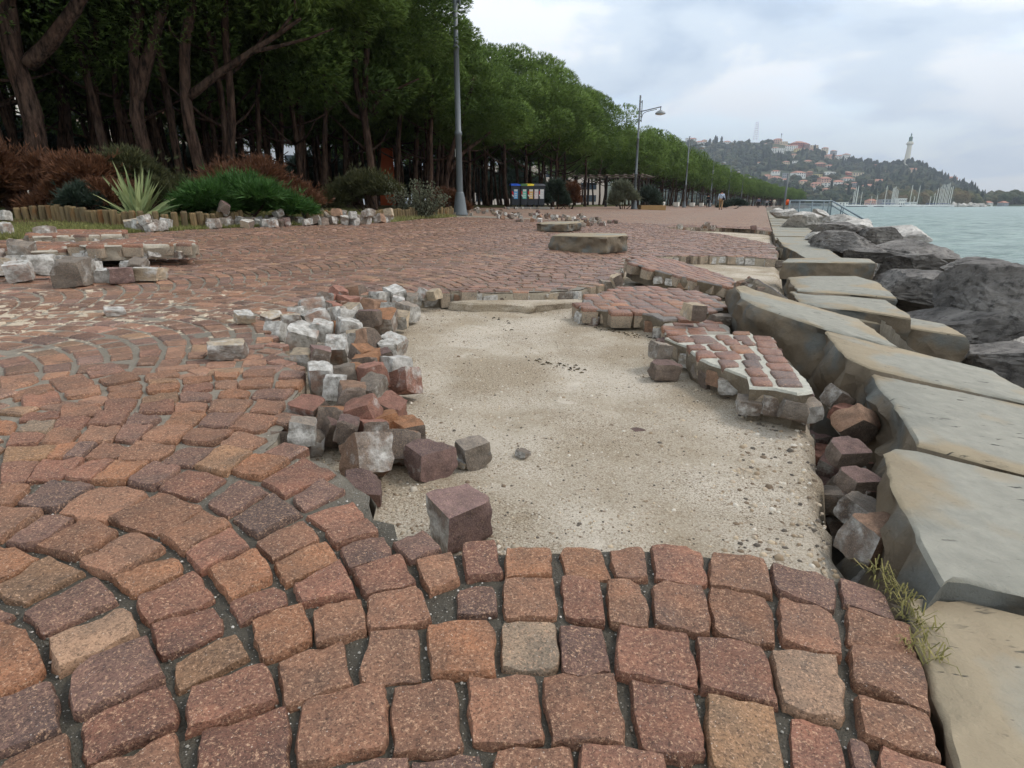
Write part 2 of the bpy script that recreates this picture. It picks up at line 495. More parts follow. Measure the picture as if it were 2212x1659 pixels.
mb.add([p for r in rows for p in r], [(i * n + j, (i + 1) * n + j, (i + 1) * n + j + 1, i * n + j + 1) for i in range(len(rows) - 1) for j in range(n - 1)])
mb.build('park_ground', M_PARK, kind='structure', smooth=True)

# ------------------------------------------------------------------ the washed-out holes in the paving
hole_d = [(1990, 1310), (1935, 1290), (1820, 1245), (1680, 1216), (1530, 1190), (1410, 1180), (1310, 1178), (1090, 1184), (960, 1186), (860, 1160), (850, 1120), (805, 1110),
          (798, 1060), (765, 1040), (700, 990), (572, 962), (604, 925), (628, 880), (642, 815), (624, 765), (570, 718), (610, 680), (690, 655), (770, 640), (860, 632),
          (960, 627), (1060, 630), (1160, 628), (1250, 624), (1330, 604), (1352, 560), (1420, 553), (1500, 551), (1580, 553), (1640, 556), (1684, 560), (1698, 575), (1760, 640), (1840, 740), (1900, 900)]
HOLE = [G(u, v) for u, v in hole_d]
for i in (-5, -4, -3, -2, -1, 0):                       # the sea side runs on under the edge slabs
    p = HOLE[i]; t, s = T_(p.x, p.y), S_(p.x, p.y)
    x, y = xy(t, -0.45); HOLE[i] = Vector((x, y, 0))
gap_d = [(1425, 490), (1500, 490), (1600, 493), (1668, 500), (1690, 520), (1684, 545), (1645, 522), (1600, 512), (1550, 504), (1480, 497)]
GAP = [G(u, v) for u, v in gap_d]
for i in (3, 4, 5):
    p = GAP[i]; x, y = xy(T_(p.x, p.y), -0.3); GAP[i] = Vector((x, y, 0))
HOLES = [[(p.x, p.y) for p in HOLE], [(p.x, p.y) for p in GAP]]
def in_hole(p): return any(inside(p, h) for h in HOLES)

def sand_z(x, y):
    return gz(x, y) - 0.105 + 0.018 * nz((x, y, 0), 1.3, 4) + 0.013 * nz((x, y, 0), 4.0, 1) + 0.005 * nz((x, y, 0), 14, 6)
mb = MB()
T0, T1, DS = -0.25, 17.0, 0.045
nt, ns = int((T1 - T0) / DS), 84
for i in range(nt + 1):
    for j in range(ns + 1):
        t = T0 + i * DS; s = 0.02 + j * DS
        if j == 0: s += 0.035 * nz((t, 0, 0), 6) + 0.02 * nz((t, 0, 0), 23)
        x, y = xy(t, s)
        z = sand_z(x, y)
        if j == 0: z -= 0.035
        mb.v.append((x, y, z))
        if j == 0: mb.v[-1] = (x, y, z)
for i in range(nt):
    for j in range(ns):
        t, s = T0 + i * DS, 0.02 + j * DS
        if t < 5 or in_hole(xy(t, s)) or s < 1.4:
            mb.f.append((i * (ns + 1) + j, (i + 1) * (ns + 1) + j, (i + 1) * (ns + 1) + j + 1, i * (ns + 1) + j + 1)); mb.c.append((1, 1, 1, 0))
# the crumbling lip of the sand towards the crevice
o = len(mb.v)
for i in range(nt + 1):
    x, y, z = mb.v[i * (ns + 1)]
    t = T0 + i * DS
    dx, dy = xy(t, S_(x, y) - 0.03 - 0.03 * abs(nz((x, y, 0), 15)))
    mb.v.append((dx, dy, z - 0.22))
for i in range(nt):
    mb.f.append((o + i, o + i + 1, (i + 1) * (ns + 1), i * (ns + 1))); mb.c.append((1, 1, 1, 0))
mb.build('sand_bed', M_SAND, smooth=True, kind='structure')

# ------------------------------------------------------------------ setts
def srgb(c, d=0.0): return (*lin(*c), d)
PAL = {'b': [(138, 99, 74), (130, 92, 70), (140, 102, 78), (128, 90, 66)], 'o': [(148, 102, 70), (146, 99, 68), (150, 105, 74)],
       'r': [(134, 91, 72), (128, 86, 69), (136, 94, 75)], 'p': [(112, 84, 74), (116, 88, 77), (106, 82, 74), (118, 88, 76)],
       'd': [(92, 76, 70), (96, 78, 72)], 'y': [(146, 114, 80), (140, 108, 78)], 'l': [(172, 142, 114)], 'g': [(142, 129, 108)]}
def sett_col(k=None, dust=0.0, far=False):
    k = k or random.choice('bbbbbbrrropppby')
    c = random.choice(PAL[k]); j = U(0.90, 1.10)
    c = tuple(x * .55 + y * .45 for x, y in zip(c, (130, 104, 90))) if far else tuple(x * .72 + y * .28 for x, y in zip(c, (130, 97, 78)))
    if far: j = U(.82, 1.16)
    return srgb(tuple(min(255, x * j) for x in c), dust)
PALE = (*lin(158, 146, 128), 0.30)
def sett(mb, q, n, depth, c, bevel=0.012, rough=0.003, seed=0.0, round_=0.06):
    """one sett: q = four top corners, counter-clockwise from above"""
    q = [Vector(p) for p in q]
    if (q[1] - q[0]).cross(q[2] - q[0]).z < 0: q.reverse()
    nrm = (q[1] - q[0]).cross(q[3] - q[0]).normalized()
    cen = (q[0] + q[1] + q[2] + q[3]) / 4
    if n <= 2:
        ins = [p.lerp(cen, 0.09) for p in q]
        low = [p - nrm * bevel * 1.2 for p in q]
        base = [p - nrm * depth for p in q]
        mb.add(ins + low + base, [(0, 1, 2, 3)] + [(4 + k, 4 + (k + 1) % 4, (k + 1) % 4, k) for k in range(4)] + [(8 + k, 8 + (k + 1) % 4, 4 + (k + 1) % 4, 4 + k) for k in range(4)], [c] * 5 + [PALE] * 4)
        return
    N = n + 1; vs_ = []
    par = {3: [-1, -.86, .86, 1], 4: [-1, -.9, 0, .9, 1], 5: [-1, -.9, -.35, .35, .9, 1], 6: [-1, -.92, -.5, 0, .5, .92, 1], 8: [-1, -.94, -.74, -.38, 0, .38, .74, .94, 1]}[n]
    es = par[-2]
    rc = [round_ * U(.2, 2.6) for _ in range(4)]
    size = math.sqrt(max(1e-6, (q[2] - q[0]).cross(q[3] - q[1]).length / 2))
    for i in range(N):
        for j in range(N):
            a, b = par[i], par[j]
            e = max(abs(a), abs(b)); cr = abs(a * b)
            k = 1 - rc[(a > 0) * 2 + (b > 0)] * (cr ** 3) * 0.75
            a2, b2 = a * k, b * k
            fa, fb = (a2 + 1) / 2, (b2 + 1) / 2
            p = q[0].lerp(q[1], fa).lerp(q[3].lerp(q[2], fa), fb)
            drop = bevel * max(0.0, (e - es) / (1 - es)) + bevel * 0.12 * max(0.0, (e - .55) / .45) ** 2 + bevel * 0.4 * max(0, cr - 0.6)
            hgt = rough * (1.3 * nz(p, 17, seed) + 0.9 * nz(p, 48, seed)) - drop
            if e > 0.85:
                lat = (p - cen); lat -= nrm * lat.dot(nrm); lat.normalize()
                p = p + lat * size * 0.05 * (nz(p, 33, seed) + 0.9 * nz(p, 95, seed))
            vs_.append(p + nrm * hgt)
    fs = [(i * N + j, (i + 1) * N + j, (i + 1) * N + j + 1, i * N + j + 1) for i in range(n) for j in range(n)]
    ring = [i * N for i in range(n)] + [n * N + j for j in range(n)] + [i * N + n for i in range(n, 0, -1)] + [j for j in range(n, 0, -1)]
    m_ = len(ring)
    for lvl, (dz, sc) in enumerate(((bevel * 1.3 + 0.012, 1.015), (depth, 0.93))):
        for k in ring:
            p = vs_[k]; lat = p - cen; lat -= nrm * lat.dot(nrm)
            pp = p + lat * (sc - 1) - nrm * dz
            vs_.append(pp + lat.normalized() * rough * 1.5 * nz(pp, 40, seed + lvl))
    o = N * N
    for k in range(m_):
        k2 = (k + 1) % m_
        fs.append((ring[k], o + k, o + k2, ring[k2]))
        fs.append((o + k, o + m_ + k, o + m_ + k2, o + k2))
    mb.add(vs_, fs, [c] * (n * n) + [c, PALE] * m_)
CROPS = {'A': (0, 1700, .45208), 'B': (800, 1700, .45208), 'C': (0, 2350, .45208), 'D': (900, 2350, .45208), 'E': (1800, 2050, .45208), 'F': (1800, 2500, .36166),
         'G': (2500, 2050, .57252), 'K': (0, 1800, .81374), 'H': (0, 1200, .5425), 'L': (2200, 900, .5425), 'P': (1000, 1100, .36166), 'Q': (1000, 1600, .45208), 'R': (2900, 1500, .9038)}
def dconv(k, x, y):
    X, Y, s = CROPS[k]; return ((X + x * s) * .553, (Y + y * s) * .553)
SETTS = """
A y 50,90 510,65 390,180 0,235;A o 500,65 690,65 560,180 390,185;A d 700,65 840,60 690,175 545,185;A b 890,40 1150,70 1000,185 700,190;A b 1180,60 1520,75 1370,210 1010,210
A p 1560,85 1880,90 1660,255 1375,225;A y 1920,95 2200,140 1950,320 1670,255;A r 0,225 340,195 215,380 0,395;A r 370,200 740,195 530,350 225,385;A r 800,190 990,205 780,380 540,345
A o 1000,220 1290,225 1080,390 790,385;A p 1330,225 1570,265 1330,450 1095,385;A r 1620,265 1970,345 1690,540 1370,440;A b -100,400 270,420 80,590 -150,590;A d 430,360 800,415 450,640 120,570
A b 860,410 1300,480 905,740 480,660;A b 1370,480 1770,620 1350,850 930,720;A b 1760,640 2000,750 1590,990 1380,860;A r 2000,790 2170,960 1730,1160 1610,1010;A b -150,600 385,650 0,880 -200,900
A p 400,670 650,700 300,950 30,920;A b 770,700 1030,830 640,1060 300,945;A b 1180,820 1420,960 960,1210 680,1060;A o 1480,1010 1600,1140 1150,1370 970,1220;A r 1165,1370 1670,1165 1881,1391 1255,1607
A o -100,900 340,1040 0,1240 -200,1240;A y 430,1020 715,1165 200,1438 -120,1320;A p 171,1517 810,1202 1000,1409 360,1706;C l 410,330 1060,15 1190,270 510,590;C o -100,100 200,260 410,580 -50,810
C r 1310,180 1850,0 1945,235 1375,465;C y 1480,510 2040,250 2150,450 1530,745;C p 600,600 1270,310 1415,650 650,1000;C p -50,830 460,690 520,1080 -50,1310;C r 700,1040 1450,700 1525,1040 720,1400
C r 1640,750 2300,510 2390,840 1610,1110;C b 0,1330 570,1095 600,1600 -100,1700;C b 760,1450 1510,1095 1600,1650 650,1750;C r 1740,1090 2470,870 2510,1480 1680,1700;K r 1100,680 1320,590 1395,670 1150,770
K o 1205,765 1450,670 1505,850 1250,950;K b 1500,715 1735,655 1755,810 1520,875;D b 390,490 960,315 1050,690 480,880;K b 1765,660 2000,605 2080,765 1770,815;D b 1210,255 1615,245 1650,640 1105,695
D o 1705,190 2250,140 2290,600 1740,650;D b 630,800 1345,695 1355,1250 560,1400;D b 1410,720 1950,645 1990,1240 1400,1310;F b 90,390 815,345 915,1080 110,1090;F b 880,370 1660,365 1760,1110 1000,1090
G r -70,1045 370,1120 455,1570 20,1540;F b 360,1175 1190,1150 1225,1500 345,1500;F r 1300,1120 2190,1270 2200,1600 1290,1600;D p 1000,1390 1520,1350 1540,1600 950,1600;D p 1570,1350 2150,1300 2250,1600 1560,1600
E r 10,190 290,140 375,420 60,450;E o 400,215 770,200 795,430 400,445;E o 870,170 1210,180 1300,440 890,420;E b 1290,190 1560,170 1625,450 1340,440;E r 1640,170 2070,210 2135,510 1690,440
E p -25,515 270,510 315,740 -30,760;E b 360,460 800,460 840,780 385,790;E r 870,460 1200,470 1245,840 900,770;E b 1260,480 1550,470 1635,870 1285,840;E b 1650,500 2080,520 2180,930 1690,850
E g 360,810 820,820 850,1240 345,1220;E p 860,850 1230,870 1300,1270 890,1260;E r 1370,850 1960,950 2070,1410 1360,1280;G b 490,170 850,230 915,480 480,390;G p 900,245 1330,370 1335,580 940,470
G p 1365,345 1650,430 1770,630 1390,520;G b 480,410 870,490 930,810 510,740;G b 955,490 1320,600 1400,910 965,780;G b 1410,545 1840,690 1880,890 1420,790;G b 1430,800 1920,900 1985,1270 1470,1080
G r 390,750 830,830 945,1220 430,1100;G l 890,845 1340,900 1425,1340 980,1230;G b 1480,1160 1970,1290 2060,1610 1530,1440;G y 450,1140 910,1225 1020,1720 500,1640;G r 1030,1280 1340,1360 1440,1720 1060,1720
G p 1430,1460 1560,1480 1630,1720 1480,1720;G r 1650,1500 2096,1650 2096,1800 1640,1800;B o 430,155 745,200 465,370 210,280;B r 850,175 1150,300 690,505 490,375;B p 1020,360 1225,460 850,635 750,510
B p 300,375 560,465 200,680 10,570;B d 580,480 830,660 450,855 235,690;B r 1280,555 1380,690 1030,800 870,680;B r 1400,700 1500,830 1140,940 1040,830;B b 850,720 1010,880 580,1050 440,900
B p 1540,840 1620,1020 1240,1160 1170,960;B o 1050,905 1165,1070 700,1270 600,1090;B o 440,985 595,1200 230,1415 40,1150;B r 1690,1030 1840,1290 1390,1390 1280,1170;B r 1170,1090 1295,1350 835,1450 770,1280
B p 1880,815 2050,970 1780,1080 1615,920;B b 1820,1070 2130,995 2215,1230 1945,1340
H r 90,890 330,890 260,970 30,990;H b 390,860 590,865 500,970 270,975;H b 650,850 880,855 800,950 550,970;H p 890,850 1090,850 980,960 830,945;H b 1120,845 1380,850 1260,965 1010,960;H b 1400,860 1680,870 1540,975 1310,950
H b 1710,890 1930,935 1790,1010 1580,985;H o -30,810 110,810 90,890 -80,890;H g 200,810 400,800 340,885 100,890;H r 420,790 660,780 580,860 370,860;H r 690,760 920,750 870,840 640,845;H p 970,760 1170,780 1080,850 900,855
H o 1240,750 1490,755 1390,840 1180,840;H p 1510,755 1740,750 1650,855 1420,850;H b 1770,760 2020,790 1870,890 1650,855;H r 170,740 430,730 420,785 140,810;H b 450,690 715,690 710,765 430,785;H r 770,660 990,650 940,735 745,745
H r 1010,690 1250,675 1240,745 1000,755;H b 1270,680 1490,675 1480,740 1250,745;H b 1560,660 1820,665 1740,750 1490,745;H b 1860,665 2060,680 2000,760 1800,745;H r 160,620 420,600 435,680 170,720
H b 790,600 1020,590 1000,640 780,660;H y 1030,620 1280,600 1270,665 1020,680;H p 1300,610 1520,600 1510,665 1290,670;H o 1580,590 1800,590 1770,650 1570,650;H p 1840,590 2110,590 2040,655 1810,650
H b 60,610 360,545 390,600 110,660;H b 470,600 710,565 720,610 480,650;H b 780,550 1000,525 1015,580 780,600;H o 1060,560 1290,545 1280,590 1060,620;H r 1320,545 1530,535 1530,585 1310,600
H b 1550,520 1710,520 1700,575 1550,570;H b 1750,510 1970,510 1940,575 1720,570;H o 2010,520 2180,520 2140,580 1980,570;H b 0,490 260,490 270,530 0,600;H b 340,510 570,470 680,540 430,600;H p 620,440 800,400 890,450 650,500
H b 710,520 950,460 1000,510 780,555;H b 1040,480 1270,450 1280,490 1050,525;H y 1070,530 1270,505 1280,530 1080,555;H o 1320,490 1520,475 1520,520 1310,540;H o 1550,475 1720,460 1700,505 1550,510;H b 1770,450 1980,445 1960,500 1740,500
H p 2030,455 2200,455 2170,510 2010,505
"""
near = []
for rec in SETTS.replace('\n', ';').split(';'):
    w = rec.split()
    if len(w) != 6: continue
    pts = [dconv(w[0], *map(float, a.split(','))) for a in w[2:]]
    near.append((w[1], [G(u, v) for u, v in pts], w[0]))
# how much sand has blown over the paving
DUST = [(G(40, 690), 1.2, 0.28), (G(330, 655), 0.9, 0.23), (G(150, 620), 0.8, 0.22), (G(480, 690), 0.8, 0.26)]
def dust_at(x, y):
    d = 0.0
    for c, r, a in DUST:
        q = ((x - c.x) ** 2 + (y - c.y) ** 2) / (r * r)
        d = max(d, a * math.exp(-q))
    return d
# the rest: segmental arches, bands along the quay
stones = []          # (distance, kind, quad, is_near)
for k, q, cr in near:
    cen = sum(q, Vector()) / 4
    q = [cen + (p - cen) * (1.05 if cr != 'H' else 1.08) for p in q]
    stones.append((cen.length, k, q, True))
near_c = [([tuple(p[:2]) for p in [c_ + (p - c_) * (1.24 if c_.y < 1.45 else 1.10) for p in q]], c_) for c_, q in [(sum(q, Vector()) / 4, q) for _, q, _ in near]]
near_x = [([tuple((c_ + (p - c_) * .97)[:2]) for p in q], c_) for c_, q in [(sum(q, Vector()) / 4, q) for _, q, _ in near]]
def taken(x, y):
    for poly, c in near_c:
        if abs(c.x - x) < 0.2 and abs(c.y - y) < 0.25 and inside((x, y), poly): return True
    return False
SV, WB, RISE, ROW = 0.79, 1.32, 0.40, 0.112
for band in range(-1, 10):
    s0 = SV + band * WB; sc = s0 + WB / 2
    fF = lambda s: RISE * (1 - ((s - sc) / (WB / 2)) ** 2)
    dF = lambda s: -2 * RISE * (s - sc) / (WB / 2) ** 2
    for nrow in range(-26, 190):
        s = s0 + U(0, 0.05)
        while s < s0 + WB - 0.03:
            sl = math.sqrt(1 + dF(s) ** 2)
            w = U(0.088, 0.135) / sl
            sb = min(s + w, s0 + WB + 0.01)
            if s0 + WB - sb < 0.03: sb = s0 + WB
            sm = (s + sb) / 2; tm = nrow * ROW + fF(sm) + ROW / 2
            x, y = xy(tm, sm)
            if y > -0.7 and y < 17 and x > -1.7 * y - 2.6 and sm > 0.03 and sm < lawn_s(tm) - 0.05:
                u, v = proj((x, y, gz(x, y)))
                if not in_hole((x, y)) and not taken(x, y):
                    pts = []
                    for a, up in ((s + 0.005, 0), (sb - 0.005, 0), (sb - 0.005, 1), (s + 0.005, 1)):
                        sl2 = math.sqrt(1 + dF(a) ** 2); cosA = 1 / sl2
                        th = (ROW * cosA - 0.012) if up else 0.003
                        tx = nrow * ROW + fF(a)
                        aa, tt_ = a + (-dF(a) / sl2) * th, tx + (1 / sl2) * th
                        pts.append(ts(tt_ + U(-.004, .004), aa + U(-.004, .004)))
                    if band == -1 and min(S_(p.x, p.y) for p in pts) < 0.0:
                        s = sb; continue
                    hit = sum(any(abs(c_.x - p.x) < .2 and abs(c_.y - p.y) < .2 and inside((p.x, p.y), pl_) for pl_, c_ in near_x) for p in pts)
                    if hit > (0 if y < 1.45 else 2):
                        s = sb; continue
                    stones.append((Vector((x, y, 0)).length, None, pts, False))
            s = sb
# small make-up pieces where the pattern leaves a gap
cen_l = [(sum(r[2], Vector()) / 4, max((p - sum(r[2], Vector()) / 4).length for p in r[2])) for r in stones if r[0] < 4.6]
for _ in range(9000):
    y = U(.55, 3.6); x = U(-2.8, .3) if y > 1.35 else U(-1.6, -.5)
    p = Vector((x, y, gz(x, y)))
    if in_hole((x, y)) or S_(x, y) < .05: continue
    if min((c_ - p).length - r_ * .62 for c_, r_ in cen_l if abs(c_.x - x) < .3 and abs(c_.y - y) < .3) < .026 if any(abs(c_.x - x) < .3 and abs(c_.y - y) < .3 for c_, r_ in cen_l) else True: continue
    a = -TH + U(-.3, .3); w_, h_ = U(.030, .05), U(.028, .042)
    ax, ay = Vector((math.cos(a), math.sin(a), 0)) * w_, Vector((-math.sin(a), math.cos(a), 0)) * h_
    q = [p - ax - ay, p + ax - ay, p + ax + ay, p - ax + ay]
    q = [Vector((b.x, b.y, gz(b.x, b.y) - .002)) for b in q]
    stones.append((p.length, None, q, False)); cen_l.append((p, w_ * 1.3))
stones.sort(key=lambda r: (not r[3], r[0]))
paving = None
# mortar bed with the holes cut out
outer = []
t_end = 15.5
for t in [-2.6 + i * 0.35 for i in range(52)]: outer.append(xy(t, 0.035 + 0.012 * nz((t, 0, 0), 9)))
for t in [15.6 - i * 0.6 for i in range(30)]: outer.append(xy(t, lawn_s(t) - 0.01))
outer.append(xy(-2.6, 6.0)); outer.append(xy(-2.6, 2.5))
loops = [[Vector(p) for p in outer]] + [[Vector(p[:2]) for p in resample([(a[0], a[1]) for a in h], 0.06, 0.012)] for h in HOLES]
pts2, edges = [], []
for lp in loops:
    o = len(pts2); pts2 += lp
    edges += [(o + i, o + (i + 1) % len(lp)) for i in range(len(lp))]
for i in range(7000):
    d = 0.3 + 13 * R() ** 2; a = U(-1.3, 0.75)
    p = Vector((d * math.sin(a), d * math.cos(a)))
    if inside(p, outer): pts2.append(p)
vo, eo, fo, *_ = delaunay_2d_cdt(pts2, edges, [], 0, 1e-5)
mb = MB()
for p in vo:
    z = gz(p.x, p.y) - 0.014 + 0.006 * min(1, max(0, (p.y - 1.2) / 1.0)) + 0.0035 * nz((p.x, p.y, 0), 9)
    z = min(z + 0.006 * dust_at(p.x, p.y) / 0.36, gz(p.x, p.y) - 0.0055)
    mb.v.append((p.x, p.y, z))
MORT_DARK, MORT_PALE = lin(74, 69, 58), lin(132, 123, 108)
for f in fo:
    c = sum((Vector(vo[i]) for i in f), Vector((0, 0))) / len(f)
    if not inside(c, outer) or in_hole(c): continue
    k = min(1, max(0, (c.y - 0.95 + 0.1 * nz((c.x, c.y, 0), 3)) / 0.5)) * (1 if c.x > -3 else 0.8)
    if c.x > -0.1 and c.y < 1.25: k *= 0.3
    if c.y > 1.6: k += .5 * nz((c.x, c.y, 0), 1.1, 7)
    cc = tuple(a + (b - a) * k for a, b in zip(MORT_DARK, MORT_PALE))
    f = tuple(f)
    if (Vector(vo[f[1]]) - Vector(vo[f[0]])).cross(Vector(vo[f[2]]) - Vector(vo[f[0]])) < 0: f = f[::-1]
    mb.f.append(f); mb.c.append((*cc, dust_at(c.x, c.y)))
for lp in loops[1:]:
    m_ = len(lp)
    o = len(mb.v)
    for k, p in enumerate(lp):
        z = gz(p.x, p.y) - 0.014
        mb.v += [(p.x, p.y, z), (p.x + 0.012 * nz((p.x, p.y, 0), 11), p.y + 0.012 * nz((p.x, p.y, 1), 11), z - 0.05), (p.x, p.y, z - 0.15)]
    for k in range(m_):
        a, b = o + 3 * k, o + 3 * ((k + 1) % m_)
        for j in (0, 1):
            mb.f.append((a + j, b + j, b + j + 1, a + j + 1)); mb.c.append((*lin(170, 158, 138), 0.0))
paving = mb.build('paving', M_MOR, kind='structure')
mb_rest = MB(); n_ind = 0
for d, k, q, is_near in stones:
    cen = sum(q, Vector()) / 4
    dst = min(0.5, dust_at(cen.x, cen.y) + U(-0.08, 0.05) + (0.16 if d > 3 else 0.06)) if not is_near else U(0.0, 0.14)
    c = sett_col(k, max(0.0, dst), not is_near)
    lift = U(-0.005, 0.004); tx, ty = U(-0.03, 0.03), U(-0.03, 0.03)
    q = [p + Vector((0, 0, lift + tx * (p.x - cen.x) + ty * (p.y - cen.y))) for p in q]
    if n_ind < 300:
        one = MB()
        sett(one, [p - cen for p in q], 8 if d < 1.5 else 6 if d < 2.4 else 4, 0.10, c, bevel=0.0065 if d < 1.3 else 0.005, rough=0.006, seed=n_ind * 1.37)
        so = one.build('cobblestone', M_COB, paving, smooth=True, loc=cen)
        so.data.set_sharp_from_angle(angle=math.radians(38))
        n_ind += 1
    else:
        mb_rest.mat = None
        sett(mb_rest, q, 3 if d < 3.6 else 1, 0.10, c, bevel=0.006, rough=0.003, seed=(d * 31) % 50)
mb_rest.build('cobblestones', M_WET, paving, kind='stuff')

# beyond, the single setts can no longer be told apart
def mat_far():
    m = Mat('far_setts', 0.85, 0.2)
    v = m.coord('World')
    mp = m.node('ShaderNodeMapping'); mp.inputs['Rotation'].default_value = (0, 0, TH)
    m.l.new(v, mp.inputs['Vector'])
    cell = m.voro(mp.outputs[0], 8.5, 'F1', 'Color', 0.75)
    edge = m.voro(mp.outputs[0], 8.5, 'DISTANCE_TO_EDGE', 'Distance', 0.75)
    sep = m.node('ShaderNodeSeparateColor'); m.l.new(cell, sep.inputs[0])
    c = m.ramp(sep.outputs[0], [(0.0, lin(106, 85, 79)), (0.35, lin(128, 99, 82)), (0.7, lin(136, 106, 88)), (1.0, lin(148, 115, 90))])
    c = m.mix(m.ramp(edge, [(0.03, 1.0), (0.07, 0.0)]), c, lin(142, 134, 122))
    c = m.mix(m.ramp(m.noise(v, 0.35, 4), [(0.5, 0.0), (0.7, 0.5)]), c, lin(150, 128, 108))
    m.color(c)
    m.bump(m.ramp(edge, [(0.0, 0.0), (0.1, 1.0)]), 0.4, 0.01)
    return m.m
mb = MB(); rows = []
for t in [15.55 + i * 1.0 for i in range(30)] + [46 + i * 4 for i in range(30)] + [170 + 15 * i for i in range(10)]:
    es = edge_s(t)
    rows.append([ts(t, es + w * (lawn_s(t) + 0.02) + (1 - w) * 0.02, fall(w * lawn_s(t)) - 0.004 + 0.01 * nz((t, w * 9, 0), 0.8)) for w in (0, .1, .2, .35, .5, .65, .8, 1)])
n = 8
mb.add([p for r in rows for p in r], [(i * n + j, (i + 1) * n + j, (i + 1) * n + j + 1, i * n + j + 1) for i in range(len(rows) - 1) for j in range(n - 1)])
mb.build('promenade', mat_far(), kind='structure', smooth=True)
# ------------------------------------------------------------------ stone slabs
def prism(mb, outline, down, rings=7, rough=0.018, seg=0.034, seed=0.0, ctop=(1, 0, 0, 0), cside=(0, 0, 0, 0), chip=0.009, under=0.9, rimw=0.20):
    """a slab with a dressed top, ragged broken flanks and a rough underside; outline in 3D"""
    pl = [Vector(p) for p in outline]
    nrm = Vector((0, 0, 0))
    for i in range(len(pl)): nrm += pl[i].cross(pl[(i + 1) % len(pl)])
    if nrm.z < 0: pl.reverse(); nrm = -nrm
    nrm.normalize()
    rs = resample(pl, seg)
    rs = [p + Vector((nz(p, 7, seed) + .7 * nz(p, 24, seed), nz(p, 7, seed + 5) + .7 * nz(p, 24, seed + 5), 0)) * chip for p in rs]
    cen = sum(rs, Vector()) / len(rs)
    m_ = len(rs); vs_, fs, cs = [], [], []
    inner = [p.lerp(cen, min(0.6, rimw / max(0.05, (p - cen).length))) for p in rs]          # keeps the ochre rim along the edge
    top = [p.lerp(cen, min(0.3, 0.008 / max(0.05, (p - cen).length))) for p in rs]
    vs_ += inner + top
    for tri in tessellate_polygon([[p - nrm * p.dot(nrm) for p in inner]]):
        a = [inner[i] for i in tri]
        t = tuple(tri) if (a[1] - a[0]).cross(a[2] - a[0]).dot(nrm) > 0 else tuple(tri)[::-1]
        fs.append(t); cs.append(ctop)
    crim = (ctop[0], 1.0 if ctop[:2] == (1, 0) else ctop[1], ctop[2], ctop[3])
    for k in range(m_):
        k2 = (k + 1) % m_
        fs.append((k, m_ + k, m_ + k2, k2)); cs.append((ctop, crim, crim, ctop))
    for r in range(rings + 1):
        f = r / rings
        for p in rs:
            lat = p - cen; lat -= nrm * lat.dot(nrm); ln = lat.length or 1; lat /= ln
            q = p + down * f - nrm * (0.008 if r == 0 else 0)
            w = 0 if r == 0 else 1
            q = q + lat * w * rough * (nz(q, 5, seed + 3) * 2.0 + 1.4 * nz(q, 13, seed) + .6 * nz(q, 34, seed)) - lat * (1 - under) * f * ln * 0.6
            vs_.append(q)
    o = m_
    for r in range(rings + 1):
        for k in range(m_):
            k2 = (k + 1) % m_
            a, b = o + r * m_, o + (r + 1) * m_
            fs.append((a + k, b + k, b + k2, a + k2)); cs.append(cside if r else crim)
    fs.append(tuple(o + (rings + 1) * m_ + k for k in range(m_))[::-1]); cs.append(cside)
    mb.add(vs_, fs, cs)
def s_plane(zk, a, b=0.0, t0=0.0):
    """plane z = zk + a*s + b*(t-t0) as on_plane coefficients"""
    bx, by = a * NV[0] + b * EV[0], a * NV[1] + b * EV[1]
    return zk - b * t0 - bx * P0[0] - by * P0[1], bx, by
def slab(outline, zk, a, thick, label, cat='stone slab', b=0.0, t0=0.0, name='edge_slab', mat=None, group=None, seed=0.0, rough=0.018, under=1.02, ochre=0.0):
    pl = s_plane(zk, a, b, t0)
    pts = [on_plane(u, v, *pl) for u, v in outline]
    base = sum(pts, Vector()) / len(pts)
    base.z = min(p.z for p in pts) - thick
    mb = MB()
    nrm = Vector((-pl[1], -pl[2], 1)).normalized()
    prism(mb, [p - base for p in pts], -nrm * thick, seed=seed, rough=rough, under=under, ctop=(1, 0, ochre, 0))
    o = mb.build(name, mat or M_SLAB, loc=base, label=label, category=cat, smooth=True)
    o.data.set_sharp_from_angle(angle=math.radians(52))
    if group: o['group'] = group
    return o
GS = 'stone slabs torn from the quay edge'
slab([(1955, 1283), (2080, 1292), (2230, 1330), (2560, 1480), (2700, 1900), (2100, 1800), (2050, 1600), (2010, 1460), (1985, 1400)], 0.0, 0.04, 0.28, 'flat tan and grey edge slab lying level beside the nearest setts', group=GS, seed=1, ochre=.36)
slab([(1908, 975), (1930, 966), (1975, 972), (2212, 1028), (2500, 1100), (2700, 1420), (2212, 1283), (2050, 1248), (2032, 1262), (1985, 1165), (1935, 1070)], 0.045, 0.10, 0.32, 'grey edge slab with a pale ochre rim, second from the front', group=GS, seed=2, rough=0.038)
slab([(1878, 797), (1900, 795), (2009, 821), (2230, 870), (2560, 945), (2700, 1130), (2212, 1020), (2100, 990), (1980, 958), (1941, 886), (1907, 842)], 0.065, 0.13, 0.33, 'grey edge slab with broad yellow bands along both long sides', group=GS, seed=3, rough=0.04, ochre=.07)
slab([(1783, 714), (1797, 712), (1828, 724), (1941, 751), (2078, 784), (2146, 802), (2240, 855), (2252, 876), (2009, 822), (1881, 793), (1831, 771), (1799, 737)], 0.09, 0.15, 0.34, 'grey edge slab with an orange-tan broken corner pointing at the paving', group=GS, seed=4, rough=0.045, ochre=.03)
slab([(1590, 618), (1606, 616), (1631, 626), (1757, 661), (1857, 690), (1941, 750), (1905, 742), (1783, 709), (1686, 677), (1637, 660), (1602, 642)], 0.10, 0.16, 0.24, 'long tilted edge slab with a dark scratched flank thrown onto the sand', group=GS, seed=5, rough=0.035)
